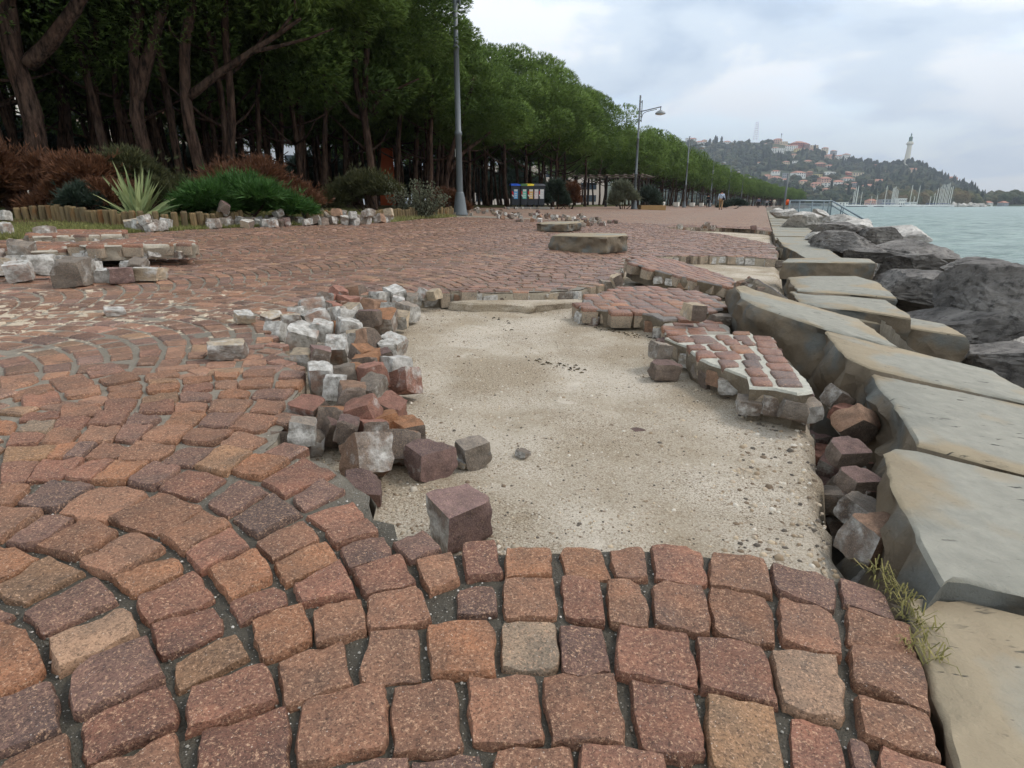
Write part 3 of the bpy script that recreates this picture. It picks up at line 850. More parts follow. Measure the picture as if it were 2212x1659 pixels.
slab([(1790, 662), (1841, 667), (1968, 686), (2041, 700), (2090, 726), (2007, 714), (1862, 692), (1810, 676)], -0.01, 0.05, 0.24, 'pale slab with a thick rough brown front face near the boulders', group=GS, seed=6, rough=0.025)
slab([(1707, 629), (1750, 629), (1910, 645), (1967, 680), (1969, 688), (1894, 676), (1841, 668), (1763, 661), (1728, 651)], 0.03, 0.02, 0.12, 'thin bluish white slab with a chipped dark seaward corner', group=GS, seed=7)
slab([(1702, 599), (1742, 596), (1849, 596), (1897, 609), (1938, 643), (1904, 640), (1826, 633), (1722, 627)], 0.05, 0.02, 0.13, 'white slab with rusty orange edges in front of the upright block', group=GS, seed=8)
slab([(1690, 566), (1745, 566), (1891, 567), (1880, 559), (1800, 556), (1702, 558)], 0.13, 0.0, 0.15, 'squared grey block with a smooth upright front face and rough brown end', group=GS, seed=9, rough=0.012, under=1.0)
slab([(1678, 512), (1748, 512), (1768, 524), (1817, 557), (1842, 563), (1752, 565), (1722, 546), (1692, 531)], 0.03, 0.02, 0.2, 'wide flat yellowish slab behind the upright grey block', group=GS, seed=10)
# the undisturbed edge further on
def edge_mesh(L, seed):
    mb = MB()
    prism(mb, [(0, 0, 0), (0.9, 0.01, 0), (0.9, L - 0.02, 0), (0, L - 0.02, 0)], Vector((0, 0, -0.3)), rings=2, rough=0.006, seg=0.3, seed=seed, chip=0.01, under=1.0)
    return mb.mesh('edge_slab', M_SLAB)
quay = MB(); rows = []
for t in [9 + i * 4 for i in range(26)] + [120 + i * 12 for i in range(24)]:
    e = edge_s(t); rows.append([ts(t, e + 0.0, -0.05), ts(t, e - 0.95, -0.05), ts(t, e - 1.05, -0.6)])
quay.add([p for r in rows for p in r], [(i * 3 + j, (i + 1) * 3 + j, (i + 1) * 3 + j + 1, i * 3 + j + 1) for i in range(len(rows) - 1) for j in range(2)], (0, 0, 0, 0))
quay_o = quay.build('quay_edge', M_SLAB, kind='structure')
EM = [edge_mesh(1.3, 20 + i) for i in range(4)]
t = 10.9
k = 0
while t < 64:
    put('kerb_slab', EM[k % 4], quay_o, loc=ts(t, 0.0, 0.012 + U(-0.012, 0.012)), rot=(U(-.008, .008), U(-.012, .012), -TH + U(-.006, .006)))
    t += 1.3; k += 1

# ------------------------------------------------------------------ armour boulders
def boulder_mesh(seed, cuts=13, sub=5):
    rnd = random.Random(seed)
    bm = bmesh.new()
    bmesh.ops.create_icosphere(bm, subdivisions=sub, radius=1.0)
    planes = []
    for _ in range(cuts):
        d = Vector((rnd.gauss(0, 1), rnd.gauss(0, 1), rnd.gauss(0, 0.9))).normalized()
        planes.append((d, rnd.uniform(0.46, 0.78)))
    for v in bm.verts:
        p = v.co.copy()
        for d, h in planes:
            e = p.dot(d) - h
            if e > 0: p -= d * e
        p += p.normalized() * (0.02 * nz(p, 2.2, seed) + 0.07 * (.3 - abs(nz(p, 3.5, seed))) + 0.05 * (.3 - abs(nz(p, 9, seed))) + 0.02 * nz(p, 22, seed))
        v.co = p
    me = bpy.data.meshes.new('boulder'); bm.to_mesh(me); bm.free()
    me.polygons.foreach_set('use_smooth', [True] * len(me.polygons)); me.set_sharp_from_angle(angle=math.radians(18))
    return me
BOUL = [boulder_mesh(100 + i) for i in range(7)]
def boulder(k, u, v, w, h, Y, dark, label, rz=None, depth=None):
    f = Y / math.cos(TILT) if False else Y
    c = at(u, v, Y)
    bb = [[q.co[k] for q in BOUL[k_ % 7].vertices] for k_ in (k,) for k in range(3)]
    sx, sz = w * f / F / (max(bb[0]) - min(bb[0])), h * f / F / (max(bb[2]) - min(bb[2]))
    sy = depth or sx * 0.8
    me = BOUL[k % 7].copy(); me.materials.clear(); me.materials.append(M_ROCKD if dark else M_ROCKL)
    put('boulder', me, loc=c, rot=(U(-.15, .15), U(-.15, .15), U(-.4, .4) if rz is None else rz), scale=(sx, sy, sz), label=label, category='boulder', group='armour boulders along the shore')
for a in [
    (0, 2160, 650, 200, 150, 3.9, 1, 'big almost black boulder at the right edge of the picture', 0.1, .5), (1, 2118, 588, 140, 76, 5.4, 1, 'low dark boulder against the water behind the black one', 0.2, .5),
    (2, 1985, 636, 185, 105, 5.0, 1, 'wedge-shaped grey boulder with a rippled lit face beside the white slabs', 0.3, .55), (3, 2170, 785, 200, 130, 3.2, 1, 'broad mottled boulder below the black one at the right edge', 0, .5),
    (4, 2060, 712, 180, 100, 3.9, 1, 'half-hidden dark boulder between the wedge boulder and the edge slabs', 0, .5), (5, 1978, 582, 160, 72, 6.6, 1, 'long flat dark boulder behind the wedge boulder', 0, .6),
    (6, 1874, 556, 90, 42, 7.0, 1, 'brown boulder with a reddish broken hollow beside the upright block', 0, .5), (0, 1820, 532, 110, 56, 8.6, 1, 'dark boulder with a chalky top right of the yellowish slab', 0, .7),
    (1, 1955, 548, 180, 62, 9.0, 1, 'very long low boulder with a pale seaward end', -0.1, .7), (2, 1812, 501, 120, 38, 12.5, 1, 'flat slab-like dark boulder in the middle of the revetment', 0, .7),
    (3, 1895, 506, 78, 46, 11.5, 1, 'pointed dark boulder in front of the handrail foot', 0.5, .5), (4, 1940, 512, 90, 40, 13.0, 0, 'pale boulder at the waterline beside the pointed dark one', 0, .8),
    (5, 1730, 478, 58, 38, 17, 0, 'blocky pale boulder next to the kerb below the railing', 0.4, .7), (6, 1775, 466, 36, 26, 21, 0, 'small bright boulder under the middle of the railing', 0, .7),
    (0, 1812, 480, 70, 26, 18, 0, 'wide pale boulder under the descending handrail', 0, .8), (1, 1680, 459, 30, 20, 24, 0, 'pale boulder tight against the kerb left of the tall pole', 0, .6),
    (2, 1776, 513, 64, 24, 10.5, 0, 'small pale boulder wedged against the kerb', 0.2, .4), (3, 1850, 486, 70, 22, 16, 0, 'low whitish boulder at the foot of the handrail', 0, .7),
    (4, 1700, 463, 40, 22, 20, 0, 'pale boulder beneath the tall pole', 0, .5), (5, 1745, 470, 46, 24, 19.5, 0, 'pale angular boulder left of the small bright one', 0.8, .6)]:
    boulder(*a)
for i in range(70):                                # the revetment runs on along the quay
    t = 13 + i * 1.15 + U(-1, 1); s = -1.5 - abs(random.gauss(0, 1.7)) if t > 24 else -2.6 - abs(random.gauss(0, 1.6))
    r = U(0.4, 0.85)
    z = -0.25 - 0.20 * (-s - 1.5) + U(-.2, .08) - (0.25 if t < 24 else 0)
    me = BOUL[i % 7]
    if not me.materials: me.materials.append(M_ROCKL)
    put('boulder', me, loc=ts(t, s, z), rot=(U(-.5, .5), U(-.5, .5), U(0, 6)), scale=(r * U(.8, 1.4), r * U(.7, 1.1), r * U(.55, .8)), label='pale boulder of the revetment that runs on along the quay', category='boulder', group='boulders of the far revetment')
for i in range(46):                                # lower rocks between the named ones and the water
    t = U(0.5, 15); s = U(-6.5, -2.2)
    r = U(0.25, 0.6)
    put('boulder', BOUL[(i + 3) % 7], loc=ts(t, s, -0.75 - 0.17 * (-s - 2.5) + U(-.2, .0)), rot=(U(-.5, .5), U(-.5, .5), U(0, 6)), scale=(r * U(.8, 1.4), r, r * U(.5, .75)), label='low boulder of the near revetment down by the water', category='boulder', group='boulders down by the water')

# ------------------------------------------------------------------ loose setts
def loose_mesh(seed, style):
    """an irregular cube, 1 unit across; each face keeps its own look"""
    rnd = random.Random(seed)
    bm = bmesh.new(); bmesh.ops.create_cube(bm, size=1.0)
    dims = (rnd.uniform(.9, 1.25), rnd.uniform(.8, 1.0), rnd.uniform(.8, 1.0))
    for v in bm.verts:
        for k in range(3): v.co[k] *= dims[k] * rnd.uniform(0.86, 1.08)
    bmesh.ops.subdivide_edges(bm, edges=bm.edges[:], cuts=6, use_grid_fill=True)
    bmesh.ops.recalc_face_normals(bm, faces=bm.faces[:])
    bm.normal_update()
    base = [(f.normal.copy()) for f in bm.faces]
    cuts = [(Vector((rnd.gauss(0, 1), rnd.gauss(0, 1), rnd.gauss(0, 1))).normalized(), rnd.uniform(.56, .74)) for _ in range(11)]
    for v in bm.verts:
        p = v.co.copy()
        for d_, h_ in cuts:
            e = p.dot(d_) - h_
            if e > 0: p -= d_ * e * .92
        q = Vector([math.copysign(min(abs(c), .5 * dd * 1.0), c) for c, dd in zip(p, (1.3, 1.1, 1.1))])
        ln = q.length
        if ln > .74: q *= 1 - (ln - .74) * .55
        v.co = q + q.normalized() * (0.085 * nz(q, 1.7, seed) + 0.05 * nz(q, 4.5, seed) + 0.018 * nz(q, 12, seed))
    me = bpy.data.meshes.new('loose_sett'); bm.to_mesh(me)
    a = me.color_attributes.new('col', 'FLOAT_COLOR', 'CORNER'); buf = []
    P = {'R': (146, 106, 92), 'O': (160, 116, 84), 'P': (122, 100, 95), 'B': (142, 114, 94), 'G': (134, 125, 114), 'S': (178, 163, 140), 'W': (150, 126, 112)}[style]
    wh = {'R': .16, 'O': .18, 'P': .14, 'B': .18, 'G': .30, 'S': .28, 'W': .52}[style]
    skin = {}
    for f, n_ in zip(bm.faces, base):
        key = max(range(3), key=lambda k: abs(n_[k])); key = (key, n_[key] > 0)
        if key not in skin:
            top = key == (2, True)
            j = rnd.uniform(.85, 1.12)
            c = P if (top or rnd.random() < .6) else (118, 106, 96)
            skin[key] = (*lin(*[min(255, x * j) for x in c]), 0.0 if top and style != 'W' and style != 'S' else min(.75, max(0, wh + rnd.uniform(-.12, .25))))
        buf.extend(skin[key] * len(f.verts))
    a.data.foreach_set('color', buf)
    bm.free()
    me.polygons.foreach_set('use_smooth', [True] * len(me.polygons))
    if hasattr(me, 'set_sharp_from_angle'): me.set_sharp_from_angle(angle=math.radians(32))
    me.materials.append(M_LOOSE)
    return me
LOOSE = {st: [loose_mesh(i * 13 + ord(st), st) for i in range(4)] for st in 'ROPBGSW'}
NAMES = {'R': 'reddish', 'O': 'orange-brown', 'P': 'purplish grey', 'B': 'brown', 'G': 'grey', 'S': 'sandy mortar-crusted', 'W': 'chalk-white mortar-crusted'}
def loose(st, p, size, label, group=None, rot=None, scl=None):
    k = random.randrange(4)
    o = put('loose_cobblestone', LOOSE[st][k], loc=p, rot=rot or (U(-.5, .5), U(-.5, .5), U(0, 6.3)), scale=scl or (size * U(.9, 1.1), size * U(.9, 1.1), size * U(.9, 1.1)), label=label, category='cobblestone')
    if group: o['group'] = group
    return o
heapP = [(620, 290, 230, 'W'), (440, 350, 150, 'W'), (770, 200, 170, 'R'), (830, 300, 170, 'R'), (990, 240, 180, 'R'), (890, 140, 160, 'R'), (1070, 130, 190, 'B'), (1330, 180, 150, 'W'), (1500, 150, 180, 'W'), (1690, 180, 120, 'G'), (1800, 140, 110, 'W'),
         (1920, 140, 120, 'S'), (1530, 240, 140, 'W'), (1280, 290, 200, 'B'), (1030, 340, 180, 'S'), (1450, 310, 160, 'W'), (1640, 330, 190, 'G'), (1220, 390, 180, 'P'), (880, 370, 160, 'S'), (660, 440, 250, 'W'), (960, 430, 240, 'W'), (870, 490, 130, 'O'), (1380, 430, 230, 'O'),
         (1560, 410, 160, 'S'), (490, 620, 310, 'W'), (720, 530, 200, 'W'), (1000, 530, 230, 'W'), (1210, 630, 220, 'B'), (1090, 640, 210, 'S'), (1480, 680, 210, 'W'), (1420, 740, 190, 'W'), (1360, 840, 150, 'P'), (520, 840, 160, 'S'), (680, 820, 210, 'P'), (1140, 790, 210, 'O'),
         (1200, 890, 270, 'O'), (1250, 1020, 260, 'R'), (1500, 940, 260, 'W'), (1610, 1080, 270, 'R'), (950, 1000, 190, 'G'), (1060, 1000, 190, 'O'), (700, 1050, 310, 'W'), (850, 1150, 260, 'W'), (1030, 1260, 350, 'B'), (1250, 1170, 260, 'G'), (1460, 1390, 280, 'R'), (560, 1400, 290, 'R'),
         (790, 1480, 290, 'O'), (1150, 1430, 300, 'R'), (980, 1590, 290, 'P'), (1400, 1530, 290, 'O'), (500, 1620, 320, 'G'), (1260, 1610, 240, 'R'), (1640, 1600, 250, 'O'), (180, 420, 170, 'S'), (380, 420, 150, 'S'), (210, 540, 190, 'W')]
for x, y, sz, st in heapP:
    u, v = dconv('P', x, y)
    off = U(-0.05, -0.03) if x > 1250 and y > 250 else U(-0.03, 0.005)
    p = G(u, v, off)
    size = min(0.14, max(0.075, sz * .2 / F * p.y * 1.10))
    loose(st, p, size, NAMES[st] + ' cobblestone in the rubble heap on the left rim of the sand hole', 'rubble heap on the left rim', rot=(U(-.35, .35), U(-.35, .35), U(0, 6.3)))
def base_place(st, u, v, size, label, rot, off=-0.105, k=None, squash=1.0, group=None):
    p = G(u, v, off)
    me = LOOSE[st][random.randrange(4) if k is None else k]
    sc = Vector((size, size, size * squash)); e = Euler(rot).to_matrix()
    zmin = min((e @ Vector(a.co * sc if False else (a.co.x * sc.x, a.co.y * sc.y, a.co.z * sc.z))).z for a in me.vertices)
    o = put('loose_cobblestone', me, loc=(p.x, p.y, p.z - zmin - 0.006), rot=rot, scale=sc, label=label, category='cobblestone')
    if group: o['group'] = group
    return o
def tall_block():
    u, v = dconv('P', 880, 760); p = G(u, v, -0.02)
    put('loose_cobblestone', LOOSE['W'][1], loc=p, rot=(0.75, 0.1, 0.2), scale=(0.085, 0.085, 0.16), label='tall pale mortar block standing on end in the middle of the rubble heap', category='cobblestone')
tall_block()
# the ones that stand out
d = lambda x, y: dconv('Q', x, y)
base_place('P', *d(1760, 1130), 0.108, 'large purple-brown sett standing alone on the sand by the front row', (0.12, -0.1, 0.62), k=0)
base_place('P', *d(1510, 560), 0.095, 'squared sett with a purple top and orange flank at the end of the heap', (0.05, 0.06, 0.72), k=1)
base_place('G', *d(1880, 470), 0.080, 'grey sett with a dark foot lying furthest out on the sand', (0.1, -0.15, 0.5), k=2)
base_place('B', *d(970, 620), 0.112, 'big brown sett tilted on its corner against the rim', (-0.55, 0.25, 0.75), k=0)
base_place('B', *d(1260, 480), 0.088, 'brown sett leaning behind the big tilted one', (-0.7, 0.1, 0.3), k=3)
base_place('G', *d(440, 400), 0.090, 'flat grey sett with a white edge below the rim', (0.3, 0.3, 0.4), k=1)
base_place('P', *d(300, 430), 0.092, 'purple grey sett wedged flat under the rim', (-0.4, 0.2, 0.5), k=2)
base_place('P', *d(700, 330), 0.085, 'dark purple sett leaning between two others under the heap', (0.5, 0.4, 0.9), k=3)
base_place('G', *d(830, 350), 0.075, 'narrow grey sett in the lowest part of the heap', (0.2, -0.3, 0.4), k=0)
base_place('P', *d(930, 830), 0.075, 'broken triangular purple sett beside the mortar-ringed one', (0.5, 0.2, 0.2), k=1)
base_place('S', *d(1800, 490), 0.045, 'small pale stone between the two cubes on the sand', (0.1, 0.2, 1.0), squash=0.5)
base_place('G', 1130, 985, 0.04, 'pale grey chip lying alone on the sand', (0.1, 0.2, 1.0), squash=0.6)
base_place('P', 1378, 928, 0.035, 'flat dark chip on the middle of the sand', (0.0, 0.0, 0.4), squash=0.25)
base_place('S', 495, 770, 0.115, 'sandy block lying alone on the paving left of the heap', (0.05, 0.05, 0.3), off=0.0, squash=.6)
base_place('W', 250, 680, 0.085, 'small white stone on the sandy paving at left', (0.1, 0.1, 0.7), off=0.0, squash=.4)
base_place('S', 528, 697, 0.08, 'small sandy stone on the paving just left of the heap', (0.2, 0.1, 0.7), off=0.0, squash=.7)
dr = lambda x, y: dconv('R', x, y)
GC = 'loose stones in the crevice beside the edge slabs'
base_place('G', *dr(395, 120), 0.085, 'angular dark grey stone at the top of the crevice', (0.3, 0.5, 0.3), off=-0.12, group=GC)
base_place('R', *dr(440, 165), 0.09, 'red sett lying flat at the top of the crevice', (0.05, 0.1, 0.3), off=-0.13, squash=.7, group=GC)
base_place('B', *dr(480, 255), 0.10, 'rounded brown stone in the crevice', (0.6, 0.5, 0.3), off=-0.13, group=GC)
base_place('P', *dr(440, 345), 0.085, 'upright purple grey sett in the crevice', (0.25, 0.0, 0.1), off=-0.12, group=GC)
base_place('P', *dr(490, 460), 0.085, 'dark purple sett lying on its side half way down the crevice', (0.1, 0.1, 0.25), off=-0.12, squash=.8, group=GC)
base_place('R', *dr(515, 510), 0.075, 'dull red sett below the middle of the crevice', (0.1, 0.2, 0.4), off=-0.15, squash=.7, group=GC)
base_place('G', *dr(500, 610), 0.08, 'grey and red sett near the lower end of the crevice', (0.3, 0.1, 0.5), off=-0.15, group=GC)
base_place('B', *dr(560, 770), 0.10, 'brown grey sett at the dark lower end of the crevice', (0.1, 0.15, 0.2), off=-0.12, group=GC)
base_place('G', *dr(620, 620), 0.04, 'small pale stone perched above the lowest crevice sett', (0.4, 0.5, 0.3), off=-0.10, group=GC)
random.seed(313)
for i in range(26):                                    # smaller debris that fills the crevice
    t = U(.15, 1.55); s_ = U(-.14, .0); p = ts(t, s_, -.30 + U(0, .1)); st = random.choice('PBGPR')
    loose(st, p, U(.05, .1), 'small ' + NAMES[st] + ' rubble stone at the bottom of the crevice', 'rubble at the bottom of the crevice')
dl = lambda x, y: dconv('L', x, y)
base_place('G', *dl(690, 930), 0.085, 'grey and white sett at the foot of the mortar-jointed slab', (0.1, 0.2, 0.4), off=-0.06)
base_place('P', *dl(725, 1060), 0.10, 'dark red sett with a flat top at the foot of the mortar-jointed slab', (0.02, 0.05, 0.2), squash=.75)
base_place('S', *dl(935, 640), 0.095, 'sandy grey sett lying on top of the broken slabs', (0.1, 0.1, 0.4), off=0.02)
base_place('G', *dl(1135, 680), 0.10, 'flat grey sett between the slabs and the tilted edge slab', (0.1, 0.1, 0.2), off=-0.04, squash=.6)
base_place('S', *dl(385, 410), 0.085, 'pale upright stone at the corner of the lifted slab', (0.2, 1.2, 0.4), off=-0.02)
base_place('G', *dl(300, 435), 0.09, 'dark grey sett next to the pale upright stone', (0.1, 0.1, 0.1), off=-0.06)
# broken edges of the paving: flanks of the outermost setts
def rim(k0, k1, poly, styles):
    pts = resample([(p.x, p.y) for p in poly[k0:k1]], 0.108, 0.0, closed=False)
    for i, p in enumerate(pts[:-1]):
        if R() < .12: continue
        d_ = (pts[i + 1] - p).normalized()
        x, y = p.x + d_.y * .035, p.y - d_.x * .035
        if in_hole((x, y)): x, y = p.x - d_.y * .02, p.y + d_.x * .02
        sz = U(.085, .105)
        put('edge_cobblestone', LOOSE[random.choice(styles)][random.randrange(4)], paving, loc=(x, y, gz(x, y) - .052 - U(0, .012)), rot=(U(-.15, .15), U(-.15, .15), math.atan2(d_.y, d_.x) + U(-.15, .15)), scale=(sz * U(.9, 1.15), sz * .8, sz * .9))
rim(23, 31, HOLE, 'WGSGBW'); rim(31, 36, HOLE, 'WGSBWG'); rim(0, 4, GAP, 'GBPB')
# piles further off
far_rubble = MB()
def pile(poly, n, styles, label, group, size=(0.085, 0.115), layers=1, joined=False):
    pts = [G(u, v) for u, v in poly]
    xs, ys = [p.x for p in pts], [p.y for p in pts]
    k = 0; guard = 0
    put_ = []
    while k < n and guard < 6000:
        guard += 1
        x, y = U(min(xs), max(xs)), U(min(ys), max(ys))
        if not inside((x, y), [(p.x, p.y) for p in pts]): continue
        sz = U(*size)
        lv = sum(1 for q in put_ if math.hypot(q[0] - x, q[1] - y) < 0.085)
        if lv > layers: continue
        put_.append((x, y)); k += 1
        if joined:
            me = LOOSE[random.choice(styles)][random.randrange(4)]; M = Matrix.Translation((x, y, gz(x, y) + sz * 0.40 + lv * sz * 0.72)) @ Euler((U(-.4, .4), U(-.4, .4), U(0, 6.3))).to_matrix().to_4x4() @ Matrix.Scale(sz, 4)
            ca = me.color_attributes['col'].data
            far_rubble.add([M @ v.co for v in me.vertices], [tuple(p_.vertices) for p_ in me.polygons], [tuple(ca[p_.loop_start].color) for p_ in me.polygons])
            continue
        loose(random.choice(styles), Vector((x, y, gz(x, y) + sz * 0.40 + lv * sz * 0.72)), sz, label, group, rot=(U(-.3, .3) + lv * U(-.5, .5), U(-.3, .3), U(0, 6.3)))
pile([(440, 493), (470, 486), (600, 482), (700, 480), (705, 486), (600, 491), (500, 496)], 44, 'WGSBGP', 'cobblestone in the row of rubble in front of the green juniper', 'rubble in front of the juniper', layers=2, size=(.11, .17))
pile([(690, 487), (700, 480), (780, 475), (840, 474), (842, 481), (760, 487)], 40, 'WGSBGG', 'cobblestone in the rubble between juniper and log edging', 'rubble right of the juniper', layers=2, size=(.12, .18))
pile([(930, 462), (1010, 452), (1110, 456), (1110, 463), (1010, 466), (960, 470)], 44, 'SGBGSW', 'cobblestone strewn behind the foot of the near lamp post', 'rubble behind the lamp foot', joined=True)
pile([(1065, 466), (1120, 462), (1250, 470), (1290, 478), (1230, 484), (1090, 478)], 58, 'GSGBPW', 'cobblestone in the long far heap behind the small pale block', 'far heap behind the blocks', layers=2, joined=True)
pile([(1245, 478), (1300, 478), (1305, 490), (1258, 491)], 24, 'GSGPB', 'cobblestone heaped at the right end of the small pale block', 'heap right of the small block', layers=2)
pile([(1080, 451), (1190, 450), (1200, 452), (1080, 453)], 14, 'SGW', 'cobblestone lying in front of the recycling bins', 'stones in front of the bins', joined=True)
pile([(1315, 479), (1345, 482), (1345, 485), (1315, 483)], 4, 'GSP', 'cobblestone of the loose four right of the far heap', 'four stones right of the far heap')
pile([(1440, 492), (1480, 490), (1600, 492), (1640, 496), (1560, 497)], 9, 'PBGR', 'cobblestone on the lip of the far crack in the paving', 'stones along the far crack')
pile([(230, 482), (270, 476), (280, 490), (250, 492)], 5, 'SW', 'pale stone on the grass behind the stacked slabs', 'pale stones on the grass')
pile([(285, 492), (330, 478), (365, 484), (362, 500), (300, 504)], 14, 'WWSG', 'white-crusted stone heaped at the right end of the stacked slabs', 'white stones right of the stacked slabs', size=(.13, .17), layers=2)
pile([(10, 598), (20, 572), (130, 562), (260, 566), (330, 588), (250, 606), (60, 612)], 13, 'WWSWG', 'pale stone in the low pile in front of the stacked slabs', 'low pile in front of the stacked slabs', size=(.10, .14), layers=1)
pile([(20, 545), (60, 528), (120, 530), (110, 548)], 6, 'WSG', 'pale stone beside the left end of the stacked slabs', 'stones beside the stack', size=(.11, .14), layers=1)
far_rubble.build('far_rubble', M_LOOSE, kind='stuff', label='strewn rubble setts in the distance around lamp foot and bins', category='rubble')
def dz(x, y): return ((0 + x * .3918) * .553, (550 + y * .3918) * .553)
for x, y, sz, st, lab in [(215, 1400, 230, 'W', 'pale squarish stone at the front of the left pile'), (760, 1440, 320, 'G', 'broad grey double stone at the front of the left pile'), (1040, 1410, 170, 'W', 'white stone right of the grey double stone'),
                          (1220, 1420, 200, 'P', 'dark purple sett near the right end of the left pile'), (420, 1330, 260, 'W', 'white-patched stone behind the pale squarish one'), (40, 1340, 200, 'B', 'brown stone at the left edge of the picture in the left pile'),
                          (640, 1260, 170, 'W', 'bright white cube in the middle of the left pile'), (555, 1210, 160, 'W', 'bright white cube on top of the left pile'), (890, 1260, 200, 'W', 'white stone behind the grey double stone'), (970, 1190, 150, 'W', 'white cube at the back right of the left pile'),
                          (750, 1180, 130, 'W', 'white cube at the back of the left pile'), (50, 1180, 130, 'W', 'white stone at the back left of the left pile'), (1340, 1300, 180, 'W', 'long white stone on the right end of the left pile'), (1500, 1390, 260, 'S', 'long sandy lump at the right end of the left pile')]:
    u, v = dz(x, y); p = G(u, v)
    s_ = min(.2, max(.09, sz * .2167 / F * p.y * 1.0))
    sq = .6 if 'long' in lab else .8
    base_place(st, u, v, s_, lab, (U(-.1, .1), U(-.1, .1), U(0, 6)), off=0.0, squash=sq)
for u, v, sz in ((10, 478, .16), (455, 493, .1), (12, 505, .13)):
    base_place('W', u, v, sz, {10: 'white stone on the grass at the left edge', 455: 'thin pale stone standing left of the juniper rubble', 12: 'grey stone in the grass at the left edge above the pile'}[u], (U(-.2, .2), U(-.2, .2), U(0, 6)), off=0.0)

# ------------------------------------------------------------------ chunks of paving still stuck together
def plane3(a, b, c):
    """plane through three (u, v, z) sight points"""
    pts = []
    for u, v, z in (a, b, c):
        pts.append(on_plane(u, v, z, 0, 0))
    n_ = (pts[1] - pts[0]).cross(pts[2] - pts[0])
    return (pts[0].z + (n_.x * pts[0].x + n_.y * pts[0].y) / n_.z, -n_.x / n_.z, -n_.y / n_.z)
def chunk(outline, pl, label, thick=0.12, quads=None, rowdir=0.0, mort=(165, 160, 146), side=(120, 108, 90), wet=True, mat_side=None, lumps=True, seed=0.0, lst='GBPGS'):
    pts = [on_plane(u, v, *pl) for u, v in outline]
    c = sum(pts, Vector()) / len(pts)
    nrm = Vector((-pl[1], -pl[2], 1)).normalized()
    root = thing('paving_chunk', label, 'paving chunk', loc=c - nrm * thick)
    off = nrm * thick
    loc = [p - c + off for p in pts]
    mb = MB()
    prism(mb, [p - nrm * 0.005 for p in loc], -nrm * thick, rings=4, rough=0.02, seg=0.03, seed=seed, ctop=(*lin(*mort), 0.0), cside=(*lin(*side), 0.12), chip=0.012, under=0.86)
    mo_ = mb.build('mortar_base', M_MOR, root, smooth=True); mo_.data.set_sharp_from_angle(angle=math.radians(38))
    mat = M_WET if wet else M_COB
    k = 0
    if quads:
        for kk, q in quads:
            q3 = [on_plane(u, v, *pl) - c + off + nrm * 0.002 for u, v in q]
            qc = sum(q3, Vector()) / 4; q3 = [qc + (p - qc) * 1.12 for p in q3]
            one = MB(); sett(one, [p - qc for p in q3], 5, 0.085, sett_col(kk), bevel=0.005, rough=0.003, seed=seed + k)
            one.build('cobblestone', mat, root, smooth=True, loc=qc); k += 1
    else:
        ax = Vector((math.cos(rowdir), math.sin(rowdir), 0)); ax = (ax - nrm * ax.dot(nrm)).normalized(); ay = nrm.cross(ax)
        a2 = [(p.dot(ax), p.dot(ay)) for p in loc]
        z0 = loc[0].dot(nrm)
        y = min(b for _, b in a2)
        while y < max(b for _, b in a2):
            h = U(.092, .108); x = min(a for a, _ in a2) - U(0, .1)
            while x < max(a for a, _ in a2):
                w = U(.095, .135)
                if inside((x + w / 2, y + h / 2), a2) and sum(inside(pp, a2) for pp in ((x + .01, y + .01), (x + w - .01, y + .01), (x + w - .01, y + h - .01), (x + .01, y + h - .01))) >= 2:
                    sh = 0.02 * math.sin(x * 5)
                    q3 = [ax * (px + U(-.005, .005)) + ay * (py + sh + U(-.005, .005)) + nrm * z0 for px, py in ((x + .004, y + .004), (x + w - .004, y + .004), (x + w - .004, y + h - .004), (x + .004, y + h - .004))]
                    qc = sum(q3, Vector()) / 4
                    one = MB(); sett(one, [p - qc for p in q3], 3, 0.085, sett_col(random.choice('rprpbbor')), bevel=0.004, rough=0.002, seed=seed + k)
                    one.build('cobblestone', mat, root, smooth=True, loc=qc); k += 1
                x += w
            y += h
    if lumps:                                           # sides of the setts that show along the broken flank
        rs = resample(loc, 0.105)
        cen = sum(rs, Vector()) / len(rs)
        for i, p in enumerate(rs):
            if R() < .25: continue
            lat = (p - cen); lat -= nrm * lat.dot(nrm); lat.normalize()
            put('edge_cobblestone', LOOSE[random.choice(lst)][random.randrange(4)], root, loc=p - nrm * U(.065, .085) - lat * 0.028, rot=(U(-.2, .2), U(-.2, .2), math.atan2(lat.y, lat.x) + U(-.2, .2)), scale=(U(.055, .07), U(.075, .095), U(.06, .075)))
    return root
Lq = """r 750,760 890,760 945,795 830,800;p 910,760 1050,760 1110,800 960,810;b 1100,755 1190,755 1220,780 1120,785;o 1230,725 1340,728 1345,745 1230,748;p 1225,760 1320,755 1345,785 1260,790
r 1370,755 1490,765 1530,800 1390,795;r 890,820 985,820 1030,855 910,855;r 1040,820 1130,815 1190,860 1080,860;r 1150,790 1240,785 1275,815 1180,820;o 1200,830 1310,825 1380,875 1250,880;p 1285,795 1350,795 1385,820 1310,825
r 1395,800 1515,805 1545,840 1410,840;r 1405,845 1555,855 1580,895 1440,890;r 950,870 1060,865 1105,910 970,910;r 1095,880 1240,865 1290,920 1150,925;d 1300,890 1385,885 1425,925 1330,930;r 1445,900 1585,910 1615,945 1480,945
p 1115,930 1230,935 1265,975 1150,980;d 1290,940 1400,935 1445,985 1340,990;r 1455,950 1625,960 1650,1010 1500,1000;r 1310,995 1420,990 1470,1045 1350,1045;d 1490,1005 1655,1020 1685,1065 1530,1060;r 1350,1055 1470,1055 1510,1115 1370,1110;d 1525,1065 1690,1075 1720,1120 1560,1115"""
quads = []
for rec in Lq.replace('\n', ';').split(';'):
    w = rec.split(); quads.append((w[0], [dl(*map(float, a.split(','))) for a in w[1:]]))
